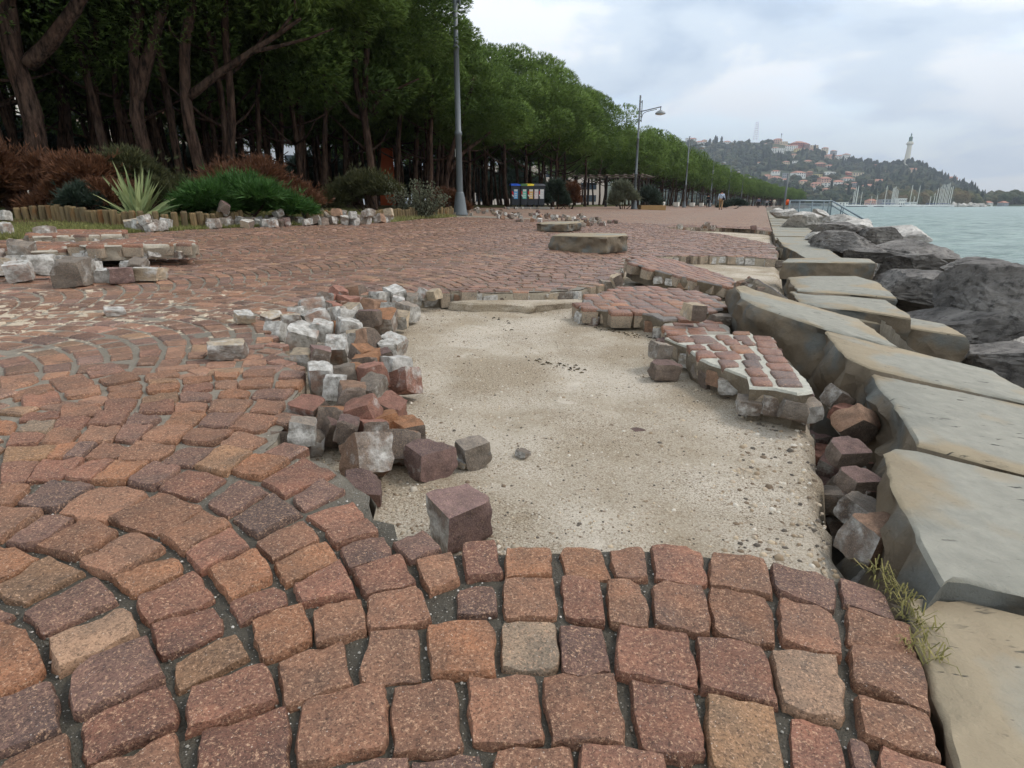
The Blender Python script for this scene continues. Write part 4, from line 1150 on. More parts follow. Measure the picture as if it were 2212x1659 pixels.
CH1 = plane3((*dl(745, 760), 0.02), (*dl(1815, 1150), 0.045), (*dl(1530, 770), 0.04))
chunk([dl(*p) for p in [(735, 765), (860, 745), (1100, 742), (1215, 740), (1235, 722), (1345, 725), (1370, 748), (1515, 762), (1550, 830), (1590, 905), (1650, 965), (1745, 1065), (1812, 1150), (1700, 1172), (1535, 1130), (1350, 1118), (1330, 1050), (1200, 1000), (1100, 965), (960, 900), (870, 820)]], CH1,
      'broken paving chunk with wide pale mortar joints beside the edge slabs', thick=0.15, quads=quads, mort=(186, 182, 166), lumps=True, seed=2.5)
chunk([dl(*p) for p in [(725, 735), (720, 650), (860, 632), (1000, 635), (1110, 640), (1200, 690), (1210, 730), (1100, 738), (860, 742)]], plane3((*dl(725, 735), 0.005), (*dl(1200, 690), 0.0), (*dl(860, 632), 0.005)), 'small strip of paving between the two near chunks', rowdir=-0.15, mort=(160, 152, 138), seed=4.1, thick=.11)
chunk([dl(*p) for p in [(112, 545), (160, 470), (410, 402), (620, 396), (870, 428), (1040, 450), (1110, 490), (1172, 530), (1150, 560), (1005, 592), (1000, 632), (860, 628), (715, 640), (640, 602), (500, 576), (340, 572), (180, 556)]], plane3((*dl(112, 545), 0.045), (*dl(1172, 530), 0.03), (*dl(620, 396), 0.06)),
      'large wet paving chunk with a lumpy rounded front on the sand', rowdir=0.12, seed=6.2, thick=.14, mort=(120, 112, 104))
chunk([dl(*p) for p in [(470, 205), (600, 181), (800, 206), (960, 256), (1240, 352), (1195, 402), (960, 352), (700, 292), (490, 228)]], plane3((*dl(475, 210), 0.16), (*dl(1200, 400), 0.02), (*dl(600, 181), 0.14)),
      'lifted wet paving chunk sloping down to the right behind the others', rowdir=0.5, seed=8.3, thick=.15, mort=(110, 104, 98))
chunk([dl(*p) for p in [(1330, 327), (1400, 345), (1560, 440), (1625, 488), (1570, 476), (1430, 402), (1325, 350)]], plane3((*dl(1330, 330), 0.12), (*dl(1620, 486), 0.05), (*dl(1400, 345), 0.14)), 'narrow dark paving chunk standing up behind the tilted edge slab', rowdir=0.8, seed=9.9, thick=.12, mort=(100, 94, 88))
# stacked chunks at the left
SL = lambda pts, z: [G(u, v, z) for u, v in pts]
def left_chunk(outl, z, thick, label, seed, tilt=0.0):
    pl3 = s_plane(z, FALL)
    chunk(outl, pl3, label, thick=thick, rowdir=0.3, seed=seed, wet=False, mort=(178, 170, 154), side=(168, 158, 140), lst='WSWGW')
left_chunk([(140, 524), (230, 516), (330, 515), (420, 517), (424, 525), (300, 527), (190, 530)], 0.17, 0.11, 'long paving chunk lying on top of the stack at left', 12.0)
left_chunk([(20, 528), (90, 520), (155, 523), (150, 538), (60, 542)], 0.13, 0.10, 'white-edged paving chunk at the left of the stack', 13.0)
left_chunk([(60, 500), (150, 494), (262, 496), (262, 505), (150, 507), (70, 510)], 0.15, 0.11, 'pale upturned paving chunk at the back of the stack', 14.0)
left_chunk([(50, 548), (130, 540), (420, 532), (428, 538), (300, 545), (150, 552)], 0.06, 0.06, 'lowest paving chunk of the stack at left', 15.0)
# slabs of bedding mortar under the far rim
slab([(972, 651), (1060, 645), (1150, 648), (1250, 646), (1254, 652), (1150, 658), (1040, 656)], -0.055, FALL, 0.055, 'long slab of sandy bedding mortar under the far rim of the hole', cat='mortar slab', name='mortar_slab', mat=M_SAND, seed=31, rough=.02)

# ------------------------------------------------------------------ two squared blocks out on the promenade
slab([(1194, 508), (1215, 503), (1290, 503), (1352, 504), (1355, 508), (1310, 511), (1250, 510)], 0.265, 0.0, 0.19, 'thick pale yellow sandstone block lying alone on the paving', cat='stone block', name='sandstone_block', seed=41, ochre=.2, rough=.03, under=1.0)
slab([(1160, 482), (1180, 478.5), (1250, 477.5), (1255, 480), (1226, 483), (1170, 483)], 0.285, 0.0, 0.14, 'smaller yellowish stone block behind the first, in front of the rubble', cat='stone block', name='sandstone_block', seed=42, ochre=.2, rough=.03, under=1.0)
base_place('S', 1270, 539, 0.085, 'small pale cube at the foot of the thick sandstone block', (0, 0, 0.1), off=0.0)
# ------------------------------------------------------------------ gravel on the sand and in the joints
def pebbles(name, n, gen, cols, mat, label=None):
    mb = MB()
    for _ in range(n):
        r = gen()
        if r is None: continue
        x, y, z, sz = r
        c = srgb(random.choice(cols)); a = U(0, 6.3); ca, sa = math.cos(a) * sz, math.sin(a) * sz
        h = sz * U(.4, .9)
        j = lambda: U(.7, 1.15)
        vs_ = [(x + ca * j(), y + sa * j(), z), (x - sa * j(), y + ca * j(), z), (x - ca * j(), y - sa * j(), z), (x + sa * j(), y - ca * j(), z), (x + U(-.3, .3) * sz, y + U(-.3, .3) * sz, z + h)]
        mid = [((vs_[k][0] + vs_[(k + 1) % 4][0]) / 2 * 1.0, (vs_[k][1] + vs_[(k + 1) % 4][1]) / 2, z + h * .75) for k in range(4)]
        mb.add(vs_ + mid, [(0, 1, 5), (1, 2, 6), (2, 3, 7), (3, 0, 8), (5, 1, 6), (6, 2, 7), (7, 3, 8), (8, 0, 5), (5, 6, 4), (6, 7, 4), (7, 8, 4), (8, 5, 4)], c)
    return mb.build(name, mat, kind='stuff', smooth=True, label=label or name, category='gravel')
def mat_peb():
    m = Mat('pebbles', 0.85, 0.25); m.color(m.attr('col')); return m.m
M_PEB = mat_peb()
def g_sand():
    t, s = -0.2 + 5.2 * R() ** 1.6, U(0.03, 2.6)
    x, y = xy(t, s)
    if not in_hole((x, y)): return None
    edge = s < 0.25
    return x, y, sand_z(x, y) - 0.001, U(.0016, .0046) * (1.0 + (U(.4, 1.8) if edge and R() < .5 else 0) + (1.0 if R() < .03 else 0))
pebbles('sand_gravel', 26000, g_sand, [(150, 132, 108), (190, 172, 146), (205, 196, 180), (120, 104, 86), (96, 88, 78), (176, 160, 138)], M_PEB, 'loose gravel grains on the washed-out sand')
def g_joint():
    x, y = U(-1.3, .8), U(.5, 1.9)
    if in_hole((x, y)) or S_(x, y) < .02: return None
    return x, y, gz(x, y) - 0.0125, U(.0012, .0030)
pebbles('joint_gravel', 6000, g_joint, [(150, 146, 136), (196, 190, 180), (92, 88, 80), (120, 112, 100)], M_PEB, 'grit lying in the paving joints')
def g_rim():
    k = random.randrange(10, 27); a, b = HOLE[k], HOLE[k + 1]
    p = a.lerp(b, R()); x, y = p.x + U(-.05, .30), p.y + U(-.18, .05)
    if not in_hole((x, y)): return None
    return x, y, sand_z(x, y) - 0.001, U(.002, .007) if R() < .93 else U(.007, .013)
pebbles('rim_crumbs', 1800, g_rim, [(160, 148, 128), (142, 126, 106), (176, 166, 150), (122, 106, 88)], M_PEB, 'mortar crumbs along the broken rim')

# ------------------------------------------------------------------ small marks
def spot(k, pts, label_name):
    q = [G(*dconv(k, *p)) for p in pts]; c = sum(q, Vector()) / len(q)
    mb = MB(); vs_ = [p - c + Vector((0, 0, .0085 + .001 * nz(p, 90))) for p in q]
    mb.add(vs_, [tuple(range(len(vs_)))]); mb.build(label_name, flat('chalky_spot', lin(150, 146, 138), .9, .1, .3, 60), paving, loc=c)
def debris(d0, d1, n, name, label):
    a, b = G(*d0, -.103), G(*d1, -.103)
    root = thing(name, label, 'debris', loc=a)
    mb = MB()
    for _ in range(n):
        p = a.lerp(b, R()) - a + Vector((U(-.05, .05), random.gauss(0, .02), 0)); an = U(0, 6.28); L = U(.003, .014)
        w_ = Vector((math.cos(an), math.sin(an), 0)) * L; t_ = Vector((-w_.y, w_.x, 0)) * .12
        p.z = sand_z(p.x + a.x, p.y + a.y) - a.z + .002
        mb.add([p - w_ - t_, p + w_ - t_, p + w_ + t_, p - w_ + t_, p + Vector((0, 0, .006))], [(0, 1, 4), (1, 2, 4), (2, 3, 4), (3, 0, 4)], srgb(random.choice([(58, 50, 36), (84, 72, 48), (44, 40, 32)])))
    mb.build('flakes', M_PEB, root)
debris((1145, 778), (1262, 798), 34, 'weed_line', 'dark line of dry weed in a crack of the sand')
debris((1280, 705), (1420, 735), 40, 'weed_line', 'dark crumbs scattered in front of the lumpy wet chunk')
debris((1060, 690), (1130, 720), 14, 'weed_line', 'few dark flakes on the sand near the far rim')
# ------------------------------------------------------------------ pines
def mat_leaf(name, c1, c2, trans=0.12):
    m = Mat(name, 0.6, 0.25)
    a = m.attr('col'); v = m.coord('Object')
    sep = m.node('ShaderNodeSeparateColor'); m.l.new(a, sep.inputs[0])
    oi = m.node('ShaderNodeObjectInfo')
    f = m.math('ADD', m.math('MULTIPLY', sep.outputs[0], 0.8), m.math('MULTIPLY', oi.outputs['Random'], 0.25))
    m.color(m.mix(f, c1, c2))
    m.b.inputs['Subsurface Weight'].default_value = 0.0
    tr = m.node('ShaderNodeBsdfTranslucent'); mx = m.node('ShaderNodeMixShader'); mx.inputs[0].default_value = trans
    m.l.new(m.mix(f, c1, c2), tr.inputs['Color'])
    m.l.new(m.b.outputs[0], mx.inputs[1]); m.l.new(tr.outputs[0], mx.inputs[2])
    m.l.new(mx.outputs[0], m.n['Material Output'].inputs['Surface'])
    return m.m
M_PINE = mat_leaf('pine_needles', (0.046, 0.092, 0.018), (0.230, 0.345, 0.075), .24)
def mat_bark():
    m = Mat('pine_bark', 0.95, 0.1)
    v = m.coord('Object')
    mp = m.node('ShaderNodeMapping'); mp.inputs['Scale'].default_value = (1, 1, 0.22); m.l.new(v, mp.inputs['Vector'])
    n = m.noise(mp.outputs[0], 14, 5, 0.65)
    m.color(m.mix(m.ramp(n, [(0.36, 0.0), (0.62, 1.0)]), lin(28, 22, 19), m.mix(m.noise(v, 2), lin(84, 60, 48), lin(92, 77, 66))))
    m.bump(n, 1.0, 0.04)
    return m.m
M_BARK = mat_bark()
def tuft(mb, p, d, L, n, col_, w=0.03):
    """a brush of needles: thin blades fanning out from a twig end"""
    d = d.normalized()
    a = d.cross(Vector((0.31, 0.77, 0.55))).normalized(); b = d.cross(a)
    for k in range(n):
        an = 6.283 * (k + R()) / n; sp = U(.15, .75)
        q = p + (d + (a * math.cos(an) + b * math.sin(an)) * sp).normalized() * L * U(.75, 1.15)
        side = (q - p).cross(Vector((U(-1, 1), U(-1, 1), U(-1, 1)))).normalized() * w
        o = len(mb.v)
        mb.v += [tuple(p - side), tuple(p + side), tuple(q)]
        mb.f.append((o, o + 1, o + 2)); mb.c.append(col_)
def crown_mesh(seed, rx=3.1, rz=2.5, nclump=36, ntuft=290, low=-0.5, blades=4, L=.17, w=.019):
    random.seed(seed)
    mb = MB(); cl = []
    for _ in range(nclump):
        for _try in range(30):
            th = U(0, 6.283); z = U(low, 1.0)
            rr = math.sqrt(max(0.0, 1 - z * z)) if z > 0 else 1 - 0.25 * z * z
            k = U(.78, 1.06) if R() < .9 else U(.4, .75)
            p = Vector((math.cos(th) * rr * rx * k, math.sin(th) * rr * rx * k, z * rz * k))
            if all((p - q).length > 1.35 for q, _ in cl): break
        cl.append((p, U(.8, 1.2)))
    nrm = []
    for p, r in cl:
        out = Vector((p.x, p.y, p.z * 1.3 + .8)).normalized()
        sh = U(-.15, .45)
        for _ in range(ntuft):
            d = Vector((random.gauss(0, 1), random.gauss(0, 1), random.gauss(0, 1))).normalized()
            if d.dot(out) < -.35: d = -d
            rr = r * (U(.82, 1.0) if R() < .8 else U(.4, .8))
            q = p + Vector((d.x * rr, d.y * rr, d.z * rr * .8))
            tuft(mb, q, (d + out * .5 + Vector((0, 0, .25))), L * U(.8, 1.25), blades, (max(0, min(1, sh + U(.15, .6))), 0, 0, 0), w)
            nn = (d * 1.0 + out * .1 + Vector((U(-.25, .25), U(-.25, .25), U(-.25, .25)))).normalized()
            nrm += [nn] * (3 * blades)
    me = mb.mesh('crown', M_PINE, smooth=True)
    me.normals_split_custom_set([tuple(x) for x in nrm])
    return me, cl
def limb(mb, a, b, r0, r1, sag=0.1, n=5, sides=7, jit=.06):
    pts, rs = [], []
    for i in range(n + 1):
        f = i / n; p = Vector(a).lerp(Vector(b), f)
        p += Vector((nz(p, .9, 3), nz(p, .9, 8), 0)) * sag + Vector((0, 0, -sag * math.sin(f * 3.14)))
        pts.append(p); rs.append(r0 + (r1 - r0) * f)
    mb.tube(pts, rs, sides, jit=jit)
    return pts
CROWNS = [crown_mesh(50 + i) for i in range(3)]
CROWN_FAR = [crown_mesh(70 + i, nclump=36, ntuft=140, blades=3, L=.22, w=.034) for i in range(2)]
def trunk_mesh(seed, H=5.2, r=.125, lean=.5):
    random.seed(seed)
    mb = MB()
    a = U(0, 6.28); top = Vector((math.cos(a) * lean, math.sin(a) * lean, H))
    pts, rs = [], []
    for i in range(9):
        f = i / 8; p = Vector((0, 0, -.25)).lerp(top, f)
        p += Vector((math.sin(f * 5 + a), math.cos(f * 4 + a), 0)) * .10 * math.sin(f * 3.14)
        pts.append(p); rs.append(r * (1.25 if i == 0 else 1 - .45 * f))
    mb.tube(pts, rs, 9, jit=.07)
    for k in range(6):
        f = U(.55, .98); p = pts[int(f * 8)]
        an = a + k * 1.05 + U(-.3, .3); L = U(1.3, 2.5)
        limb(mb, p, p + Vector((math.cos(an) * L, math.sin(an) * L, U(.3, 1.5))), r * .42, .025, .15)
    return mb.mesh('trunk', M_BARK, smooth=True)
TRUNKS = [trunk_mesh(200 + i) for i in range(5)]
random.seed(11)
def pine(p, h, label, group, far=False, trunk=None, rz=None, wide=1.0, crown_lift=0.0):
    root = thing('pine_tree', label, 'pine tree', loc=p, rz=U(0, 6.3) if rz is None else rz, group=group)
    k = h / 8.0
    put('trunk', trunk or random.choice(TRUNKS), root, scale=(k, k, k))
    me = random.choice(CROWN_FAR if far else CROWNS)[0]
    put('crown', me, root, loc=(0, 0, (5.35 + crown_lift) * k), rot=(0, 0, U(0, 6.3)), scale=(k * wide, k * wide, k * U(.95, 1.1)))
    return root
# the grove: rows behind the flower bed, their trunks close together
ORD = 'first second third fourth fifth sixth seventh eighth ninth tenth eleventh twelfth thirteenth fourteenth fifteenth'.split(); front = 0
rowsS = (13.2, 15.6, 18.2, 21.2, 25.0)
for ri, s0 in enumerate(rowsS):
    t = (-2.0 if ri else 10.5) + U(0, 1.5)
    while t < 47 - ri * .5:
        s = s0 + U(-.6, .6)
        if ri == 0 and 10 < t < 47 or ri:
            lab = ORD[min(len(ORD) - 1, front)] + ' pine of the front row of the dense grove, counted from the near lamp post' if ri == 0 else 'pine deep inside the dark grove at left'
            front += ri == 0
            p = ts(t, s)
            h = (U(6.0, 6.4) if t < 26 else U(6.7, 7.2) if t < 36 else U(7.0, 7.6)) if ri == 0 else (U(5.9, 6.6) if t < 26 else U(6.2, 7.2))
            if p.y > 9:
                pine(p, h, lab, 'pines of the front row' if ri == 0 else 'pines inside the grove', far=ri > 2, wide=1.08 if ri == 0 else 1.0)
        t += U(2.6, 3.5) if ri < 3 else U(3, 4.4)
# a dense screen of slim bare trunks inside the grove
def slim_trunk(seed):
    random.seed(seed); mb = MB(); pts, rs = [], []
    lean = U(-.6, .6)
    for i in range(8):
        f = i / 7
        pts.append(Vector((lean * f + .12 * math.sin(f * 4 + seed), .1 * math.cos(f * 5 + seed), -.2 + f * 5.6))); rs.append(.085 * (1.2 - .5 * f))
    mb.tube(pts, rs, 7, jit=.06)
    return mb.mesh('trunk', M_BARK, smooth=True)
SLIM = [slim_trunk(i) for i in range(4)]
random.seed(23)
for i in range(95):
    t, s = U(9, 46), U(14.2, 24)
    root = thing('pine_tree', 'slim bare pine trunk in the shade of the grove', 'pine tree', loc=ts(t, s), rz=U(0, 6.3), group='slim pines in the shade of the grove')
    put('trunk', random.choice(SLIM), root)
    put('crown', random.choice(CROWN_FAR)[0], root, loc=(0, 0, 6.0), rot=(0, 0, U(0, 6.3)), scale=(.55, .55, .45))
# further groves along the promenade
def row_s(t):
    return 12.6 - .035 * (t - 50) if t < 118 else 10.2 + edge_s(t) - 0.055 * (t - 118)
t = 58.0
while t < 330:
    for rr in range(3):
        p = ts(t + U(-.8, .8), row_s(t) + rr * 3.2 + U(-.5, .5) - (0.6 if t > 85 else 0))
        pine(p, U(6.3, 7.3), 'pine of the far row along the promenade behind the second lamp' if t < 100 else 'far pine where the promenade bends away', 'pines of the far row' if t < 100 else 'pines at the far bend', far=True, wide=1.05)
    t += U(2.8, 3.6) if t < 100 else U(4.5, 6)
# the single trees whose stems stand out at the left
def stem_tree(path, w0, w1, Y, label, branches=(), crown=None):
    """path: sight points (u, v) of the stem from top to foot, at distance Y"""
    pts = [at(u, v, Y) for u, v in path]
    foot = pts[-1]; gzf = gz(foot.x, foot.y)
    dirn = (pts[-1] - pts[-2]).normalized()
    if foot.z > gzf - .1: pts.append(Vector((foot.x + dirn.x / min(-.2, dirn.z) * -(foot.z - gzf + .15) * -1 * 0.5, foot.y, gzf - .15)))
    base = pts[-1]
    root = thing('pine_tree', label, 'pine tree', loc=base)
    up = pts[::-1]
    ext = up[-1] + (up[-1] - up[-2]).normalized() * 2.2
    up = up + [ext]
    rs = [.80 * (w0 + (w1 - w0) * i / (len(up) - 1)) * Y / F / 2 for i in range(len(up))]
    fine, fr = [], []
    for i in range(len(up) - 1):
        for k in range(4):
            f = k / 4; p = up[i].lerp(up[i + 1], f)
            fine.append(p - base + Vector((nz(p, 1.1, 2), nz(p, 1.1, 6), 0)) * .05); fr.append(rs[i] + (rs[i + 1] - rs[i]) * f)
    fine.append(up[-1] - base); fr.append(rs[-1])
    mb = MB(); mb.tube(fine, fr, 12, jit=.06)
    mb.build('trunk', M_BARK, root, smooth=True)
    for br, wa, wb in branches:
        bp = [at(u, v, y_ if len(q) > 2 else Y) - base for q in br for (u, v, y_) in [(q[0], q[1], q[2] if len(q) > 2 else Y)]]
        f2, r2 = [], []
        for i in range(len(bp) - 1):
            for k in range(3):
                f = k / 3; f2.append(bp[i].lerp(bp[i + 1], f)); r2.append((wa + (wb - wa) * (i + f) / (len(bp) - 1)) * Y / F / 2)
        f2.append(bp[-1]); r2.append(wb * Y / F / 2)
        b = MB(); b.tube(f2, r2, 8, jit=.06); b.build('branch', M_BARK, root, smooth=True)
    for (u, v, y_, sc) in (crown or []):
        p = at(u, v, y_) - base
        put('crown', random.choice(CROWNS)[0], root, loc=p, rot=(0, 0, U(0, 6.3)), scale=(sc, sc, sc * .8))
    return root
random.seed(31)
stem_tree([(12, -10), (30, 110), (60, 220), (85, 340)], 50, 38, 12.2, 'thick leaning pine stem second from the left edge', [([(62, 140), (110, 90), (160, 20), (190, -30)], 30, 20)], [(-60, -160, 12.8, .9), (180, -230, 13, .9)])
stem_tree([(-70, 60), (-40, 200), (5, 330)], 30, 26, 12.0, 'dark pine stem at the left edge of the picture', [], [(-120, -180, 12.5, .9)])
stem_tree([(300, -10), (290, 120), (300, 250), (318, 350)], 36, 24, 13.6, 'forked pine stem left of the branching one', [([(296, 215), (318, 130), (345, 40), (360, -20)], 26, 16)], [(250, -190, 13.6, .95), (420, -230, 14, .85)])
stem_tree([(418, -10), (402, 80), (400, 200), (412, 280), (436, 385)], 30, 20, 13.8, 'reddish pine stem with a long branch reaching right', [([(405, 212), (470, 160), (545, 110), (600, 75), (650, 40)], 17, 6), ([(545, 112), (600, 100), (665, 84), (720, 62)], 9, 3), ([(402, 100), (370, 70), (352, 20)], 7, 3), ([(600, 75), (640, 20), (630, -30)], 7, 3)], [(640, -50, 14.4, .68), (430, -130, 14.3, .95)])
stem_tree([(332, 60), (352, 170), (372, 270), (388, 370)], 21, 14, 15.0, 'slender leaning pine stem just left of the reddish one', [], [(300, -80, 15.6, .85)])
stem_tree([(488, 60), (494, 160), (500, 260), (498, 370)], 22, 15, 15.0, 'straight pine stem right of the reddish one', [], [(520, -90, 15.4, .8)])
stem_tree([(460, 120), (478, 200), (488, 300), (486, 370)], 15, 10, 15.5, 'thin pine stem leaning against the straight one', [], [(470, -30, 16, .7)])
stem_tree([(796, 40), (790, 150), (788, 250), (796, 320), (806, 400)], 21, 12, 19.0, 'pine stem with upswept bare branches above the dark round bush', [([(790, 262), (760, 245), (730, 205), (715, 165)], 9, 4), ([(796, 240), (820, 215), (848, 185)], 9, 4), ([(792, 200), (850, 195), (905, 170)], 7, 3), ([(786, 250), (770, 190), (765, 100), (768, 20)], 13, 9)], [(760, 10, 19, .95), (860, 70, 19.5, .62), (660, 60, 20, .8), (800, -110, 19.4, .8)])
stem_tree([(985, 300), (970, 350), (966, 400), (968, 455)], 15, 11, 23.0, 'forked pine just behind the near lamp post', [([(969, 372), (1000, 330), (1040, 300), (1060, 285)], 9, 5)], [(1000, 225, 23.5, .62), (1050, 275, 24.5, .52), (930, 150, 24, .6)])
stem_tree([(150, 20), (170, 100), (200, 220), (228, 340)], 20, 14, 14.0, 'thin dark stem leaning left between the thick pines', [([(210, 100), (205, 60), (222, -10)], 10, 6)], [(120, -120, 14.5, .8)])
stem_tree([(214, -10), (200, 60), (196, 130), (215, 260), (240, 350)], 14, 10, 15.5, 'slim crooked stem between the thick pines', [], [(220, -140, 16, .8)])
for i, (u, Y) in enumerate([(560, 18), (610, 20), (655, 21), (700, 19.5), (745, 24), (860, 23), (900, 26), (930, 22), (260, 19), (130, 17), (345, 21), (580, 25)]):
    stem_tree([(u + U(-25, 25), 60), (u + U(-8, 8), 200), (u, 300), (u + U(-4, 4), 420)], U(11, 15), 8, Y, ['slim shaded pine stem in the gap right of the long branch', 'slim shaded pine stem deep behind the brown shrubs'][u < 500], [], [(u + U(-30, 30), U(-60, 70), Y + .5, U(.75, .95))] if u < 800 else [(u - 20, U(120, 170), Y + .5, U(.55, .65))])
for o in [o for o in bpy.data.objects if o.get('label', '').startswith('slim shaded pine stem')]: o['group'] = 'slim shaded stems behind the shrubs'

# ------------------------------------------------------------------ shrubs
def shrub(name, label, cat, cen_uv, w, h, Y, mat, n, L, wd, up=.35, spread=.9, lump=5, blades=4, tone=(0.1, .9), stems=5, depth=None):
    """a mass of sprays over real stems, on the ground"""
    foot = at(*cen_uv, Y); foot.z = gz(foot.x, foot.y)
    W, Hh = w * Y / F, h * Y / F * 1.18
    root = thing(name, label, cat, loc=foot)
    mb = MB(); D = depth or W * .45
    cls = []
    for _ in range(lump * 2):
        fx, fy = U(-1, 1), U(-1, 1); dome = max(.25, 1 - .75 * fx * fx - .2 * fy * fy)
        cls.append((Vector((fx * W * .40, fy * D * .5, U(.35, .78) * Hh * dome)), U(.11, .20)))
    cls.append((Vector((0, 0, .45 * Hh)), .34))
    for i in range(n):
        c, r = random.choice(cls)
        d = Vector((random.gauss(0, 1), random.gauss(0, 1), abs(random.gauss(.25, .8)))).normalized()
        k = U(.6, 1.0) if R() < .93 else U(1.0, 1.4)
        p = c + Vector((d.x * W * r * k * .9, d.y * D * r * k * 1.6, d.z * Hh * r * k * 1.5))
        if p.z < .02: p.z = U(.02, .1)
        if p.z > Hh: p.z = Hh * U(.9, 1)
        tuft(mb, p, d + Vector((0, 0, up)), L * U(.7, 1.3), blades, (U(*tone), 0, 0, 0), wd)
    mb.build('foliage', mat, root)
    for k in range(stems):
        s = MB(); c, r = cls[k % len(cls)]
        limb(s, Vector((U(-.1, .1) * W, 0, -.05)), c, .03, .012, .08, 4, 6); s.build('stem', M_BARK, root, smooth=True)
    return root
M_RUST = mat_leaf('rusty_juniper', (0.060, 0.026, 0.014), (0.210, 0.092, 0.044), .08)
M_OLIVE = mat_leaf('dull_juniper', (0.030, 0.038, 0.016), (0.125, 0.120, 0.045), .1)
M_JUN = mat_leaf('green_juniper', (0.012, 0.045, 0.008), (0.060, 0.140, 0.028), .12)
M_DKJ = mat_leaf('dark_juniper', (0.012, 0.026, 0.018), (0.055, 0.075, 0.050), .08)
M_GREY = mat_leaf('grey_green_leaves', (0.080, 0.090, 0.060), (0.210, 0.220, 0.140), .1)
random.seed(77)
shrub('juniper_shrub', 'rust-brown dying juniper at the far left behind the log edging', 'shrub', (40, 430), 330, 130, 10.5, M_RUST, 8200, .11, .010, lump=10)
shrub('juniper_shrub', 'rusty juniper in the shade left of the spiky plant', 'shrub', (190, 430), 230, 112, 10.2, M_RUST, 6200, .11, .010, lump=9)
shrub('juniper_shrub', 'small grey green juniper sprays under the rusty one', 'shrub', (170, 440), 110, 66, 9.6, M_DKJ, 1800, .11, .010, lump=5)
shrub('juniper_shrub', 'olive brown juniper mound behind the spiky plant', 'shrub', (290, 420), 260, 118, 11.0, M_OLIVE, 7400, .11, .010, lump=10)
shrub('juniper_shrub', 'russet juniper mound behind the bright green bush', 'shrub', (540, 430), 290, 106, 12.5, M_RUST, 8200, .12, .011, lump=11, tone=(0.1, .8))
shrub('juniper_shrub', 'dark green round bush under the pine with bare branches', 'shrub', (800, 440), 190, 80, 17.0, M_OLIVE, 7000, .13, .013, lump=10, tone=(0, .7))
shrub('juniper_shrub', 'low dark bush just left of the near lamp post', 'shrub', (965, 450), 90, 40, 20, M_RUST, 1500, .17, .02, lump=4, tone=(0, .5))
shrub('juniper_shrub', 'bright green feathery juniper spilling over the log edging', 'shrub', (528, 470), 245, 88, 10.4, M_JUN, 9500, .15, .009, up=.12, lump=13, tone=(0.05, 1.0), depth=1.4)
shrub('juniper_shrub', 'dark green fir-like bush right of the bins', 'shrub', (1198, 448), 56, 52, 33, M_DKJ, 1800, .3, .03, lump=5)
shrub('juniper_shrub', 'brown withered bush beside the dark one right of the bins', 'shrub', (1232, 446), 46, 44, 35, M_RUST, 1400, .3, .03, lump=4, tone=(0.1, .6))
shrub('olive_bush', 'pale grey green bush at the foot of the second lamp post', 'shrub', (1345, 448), 60, 48, 41, M_GREY, 1800, .34, .03, lump=6)
shrub('low_bush', 'dark leafy bush right of the second lamp post', 'shrub', (1398, 446), 50, 40, 43, M_DKJ, 1100, .35, .035, lump=5)
shrub('low_bush', 'green low hedge beyond the walking man', 'shrub', (1585, 440), 60, 15, 75, M_DKJ, 900, .4, .05, lump=6)
def twiggy():
    Y = 15.5; foot = at(905, 462, Y); foot.z = gz(foot.x, foot.y)
    root = thing('twiggy_shrub', 'sparse grey green twiggy shrub left of the near lamp post', 'shrub', loc=foot)
    leaves = MB()
    for k in range(46):
        a = U(0, 6.28); b = Vector((math.cos(a) * U(.1, .8), math.sin(a) * U(.1, .4), U(.35, .85)))
        tw = MB(); pts = limb(tw, (U(-.15, .15), U(-.1, .1), 0), b, .012, .004, .08, 5, 5)
        tw.build('twig', M_BARK, root, smooth=True)
        for p in pts[1:]:
            for _ in range(16): tuft(leaves, p + Vector((U(-.08, .08), U(-.08, .08), U(-.08, .08))), Vector((U(-1, 1), U(-1, 1), U(0, 1))), .045, 3, (U(.1, 1), 0, 0, 0), .012)
    leaves.build('foliage', M_GREY, root)
twiggy()
# undergrowth that closes the view between the stems
random.seed(61)
first = shrub('undergrowth_bush', 'dark undergrowth bush in the depth of the grove', 'shrub', (0, 0), 100, 85, 50, M_DKJ, 2600, .45, .05, lump=9, stems=3, tone=(0, .5))
first['group'] = 'undergrowth in the depth of the grove'
spots = [(-3 + i * 2.5 + U(-.6, .6), 27.5 + U(-2, 2)) for i in range(34)]
for i, (t, s) in enumerate(spots):
    if i == 0: first.location = ts(t, s)
    else: copy_tree(first, ts(t, s), U(0, 6.3), U(.85, 1.25))
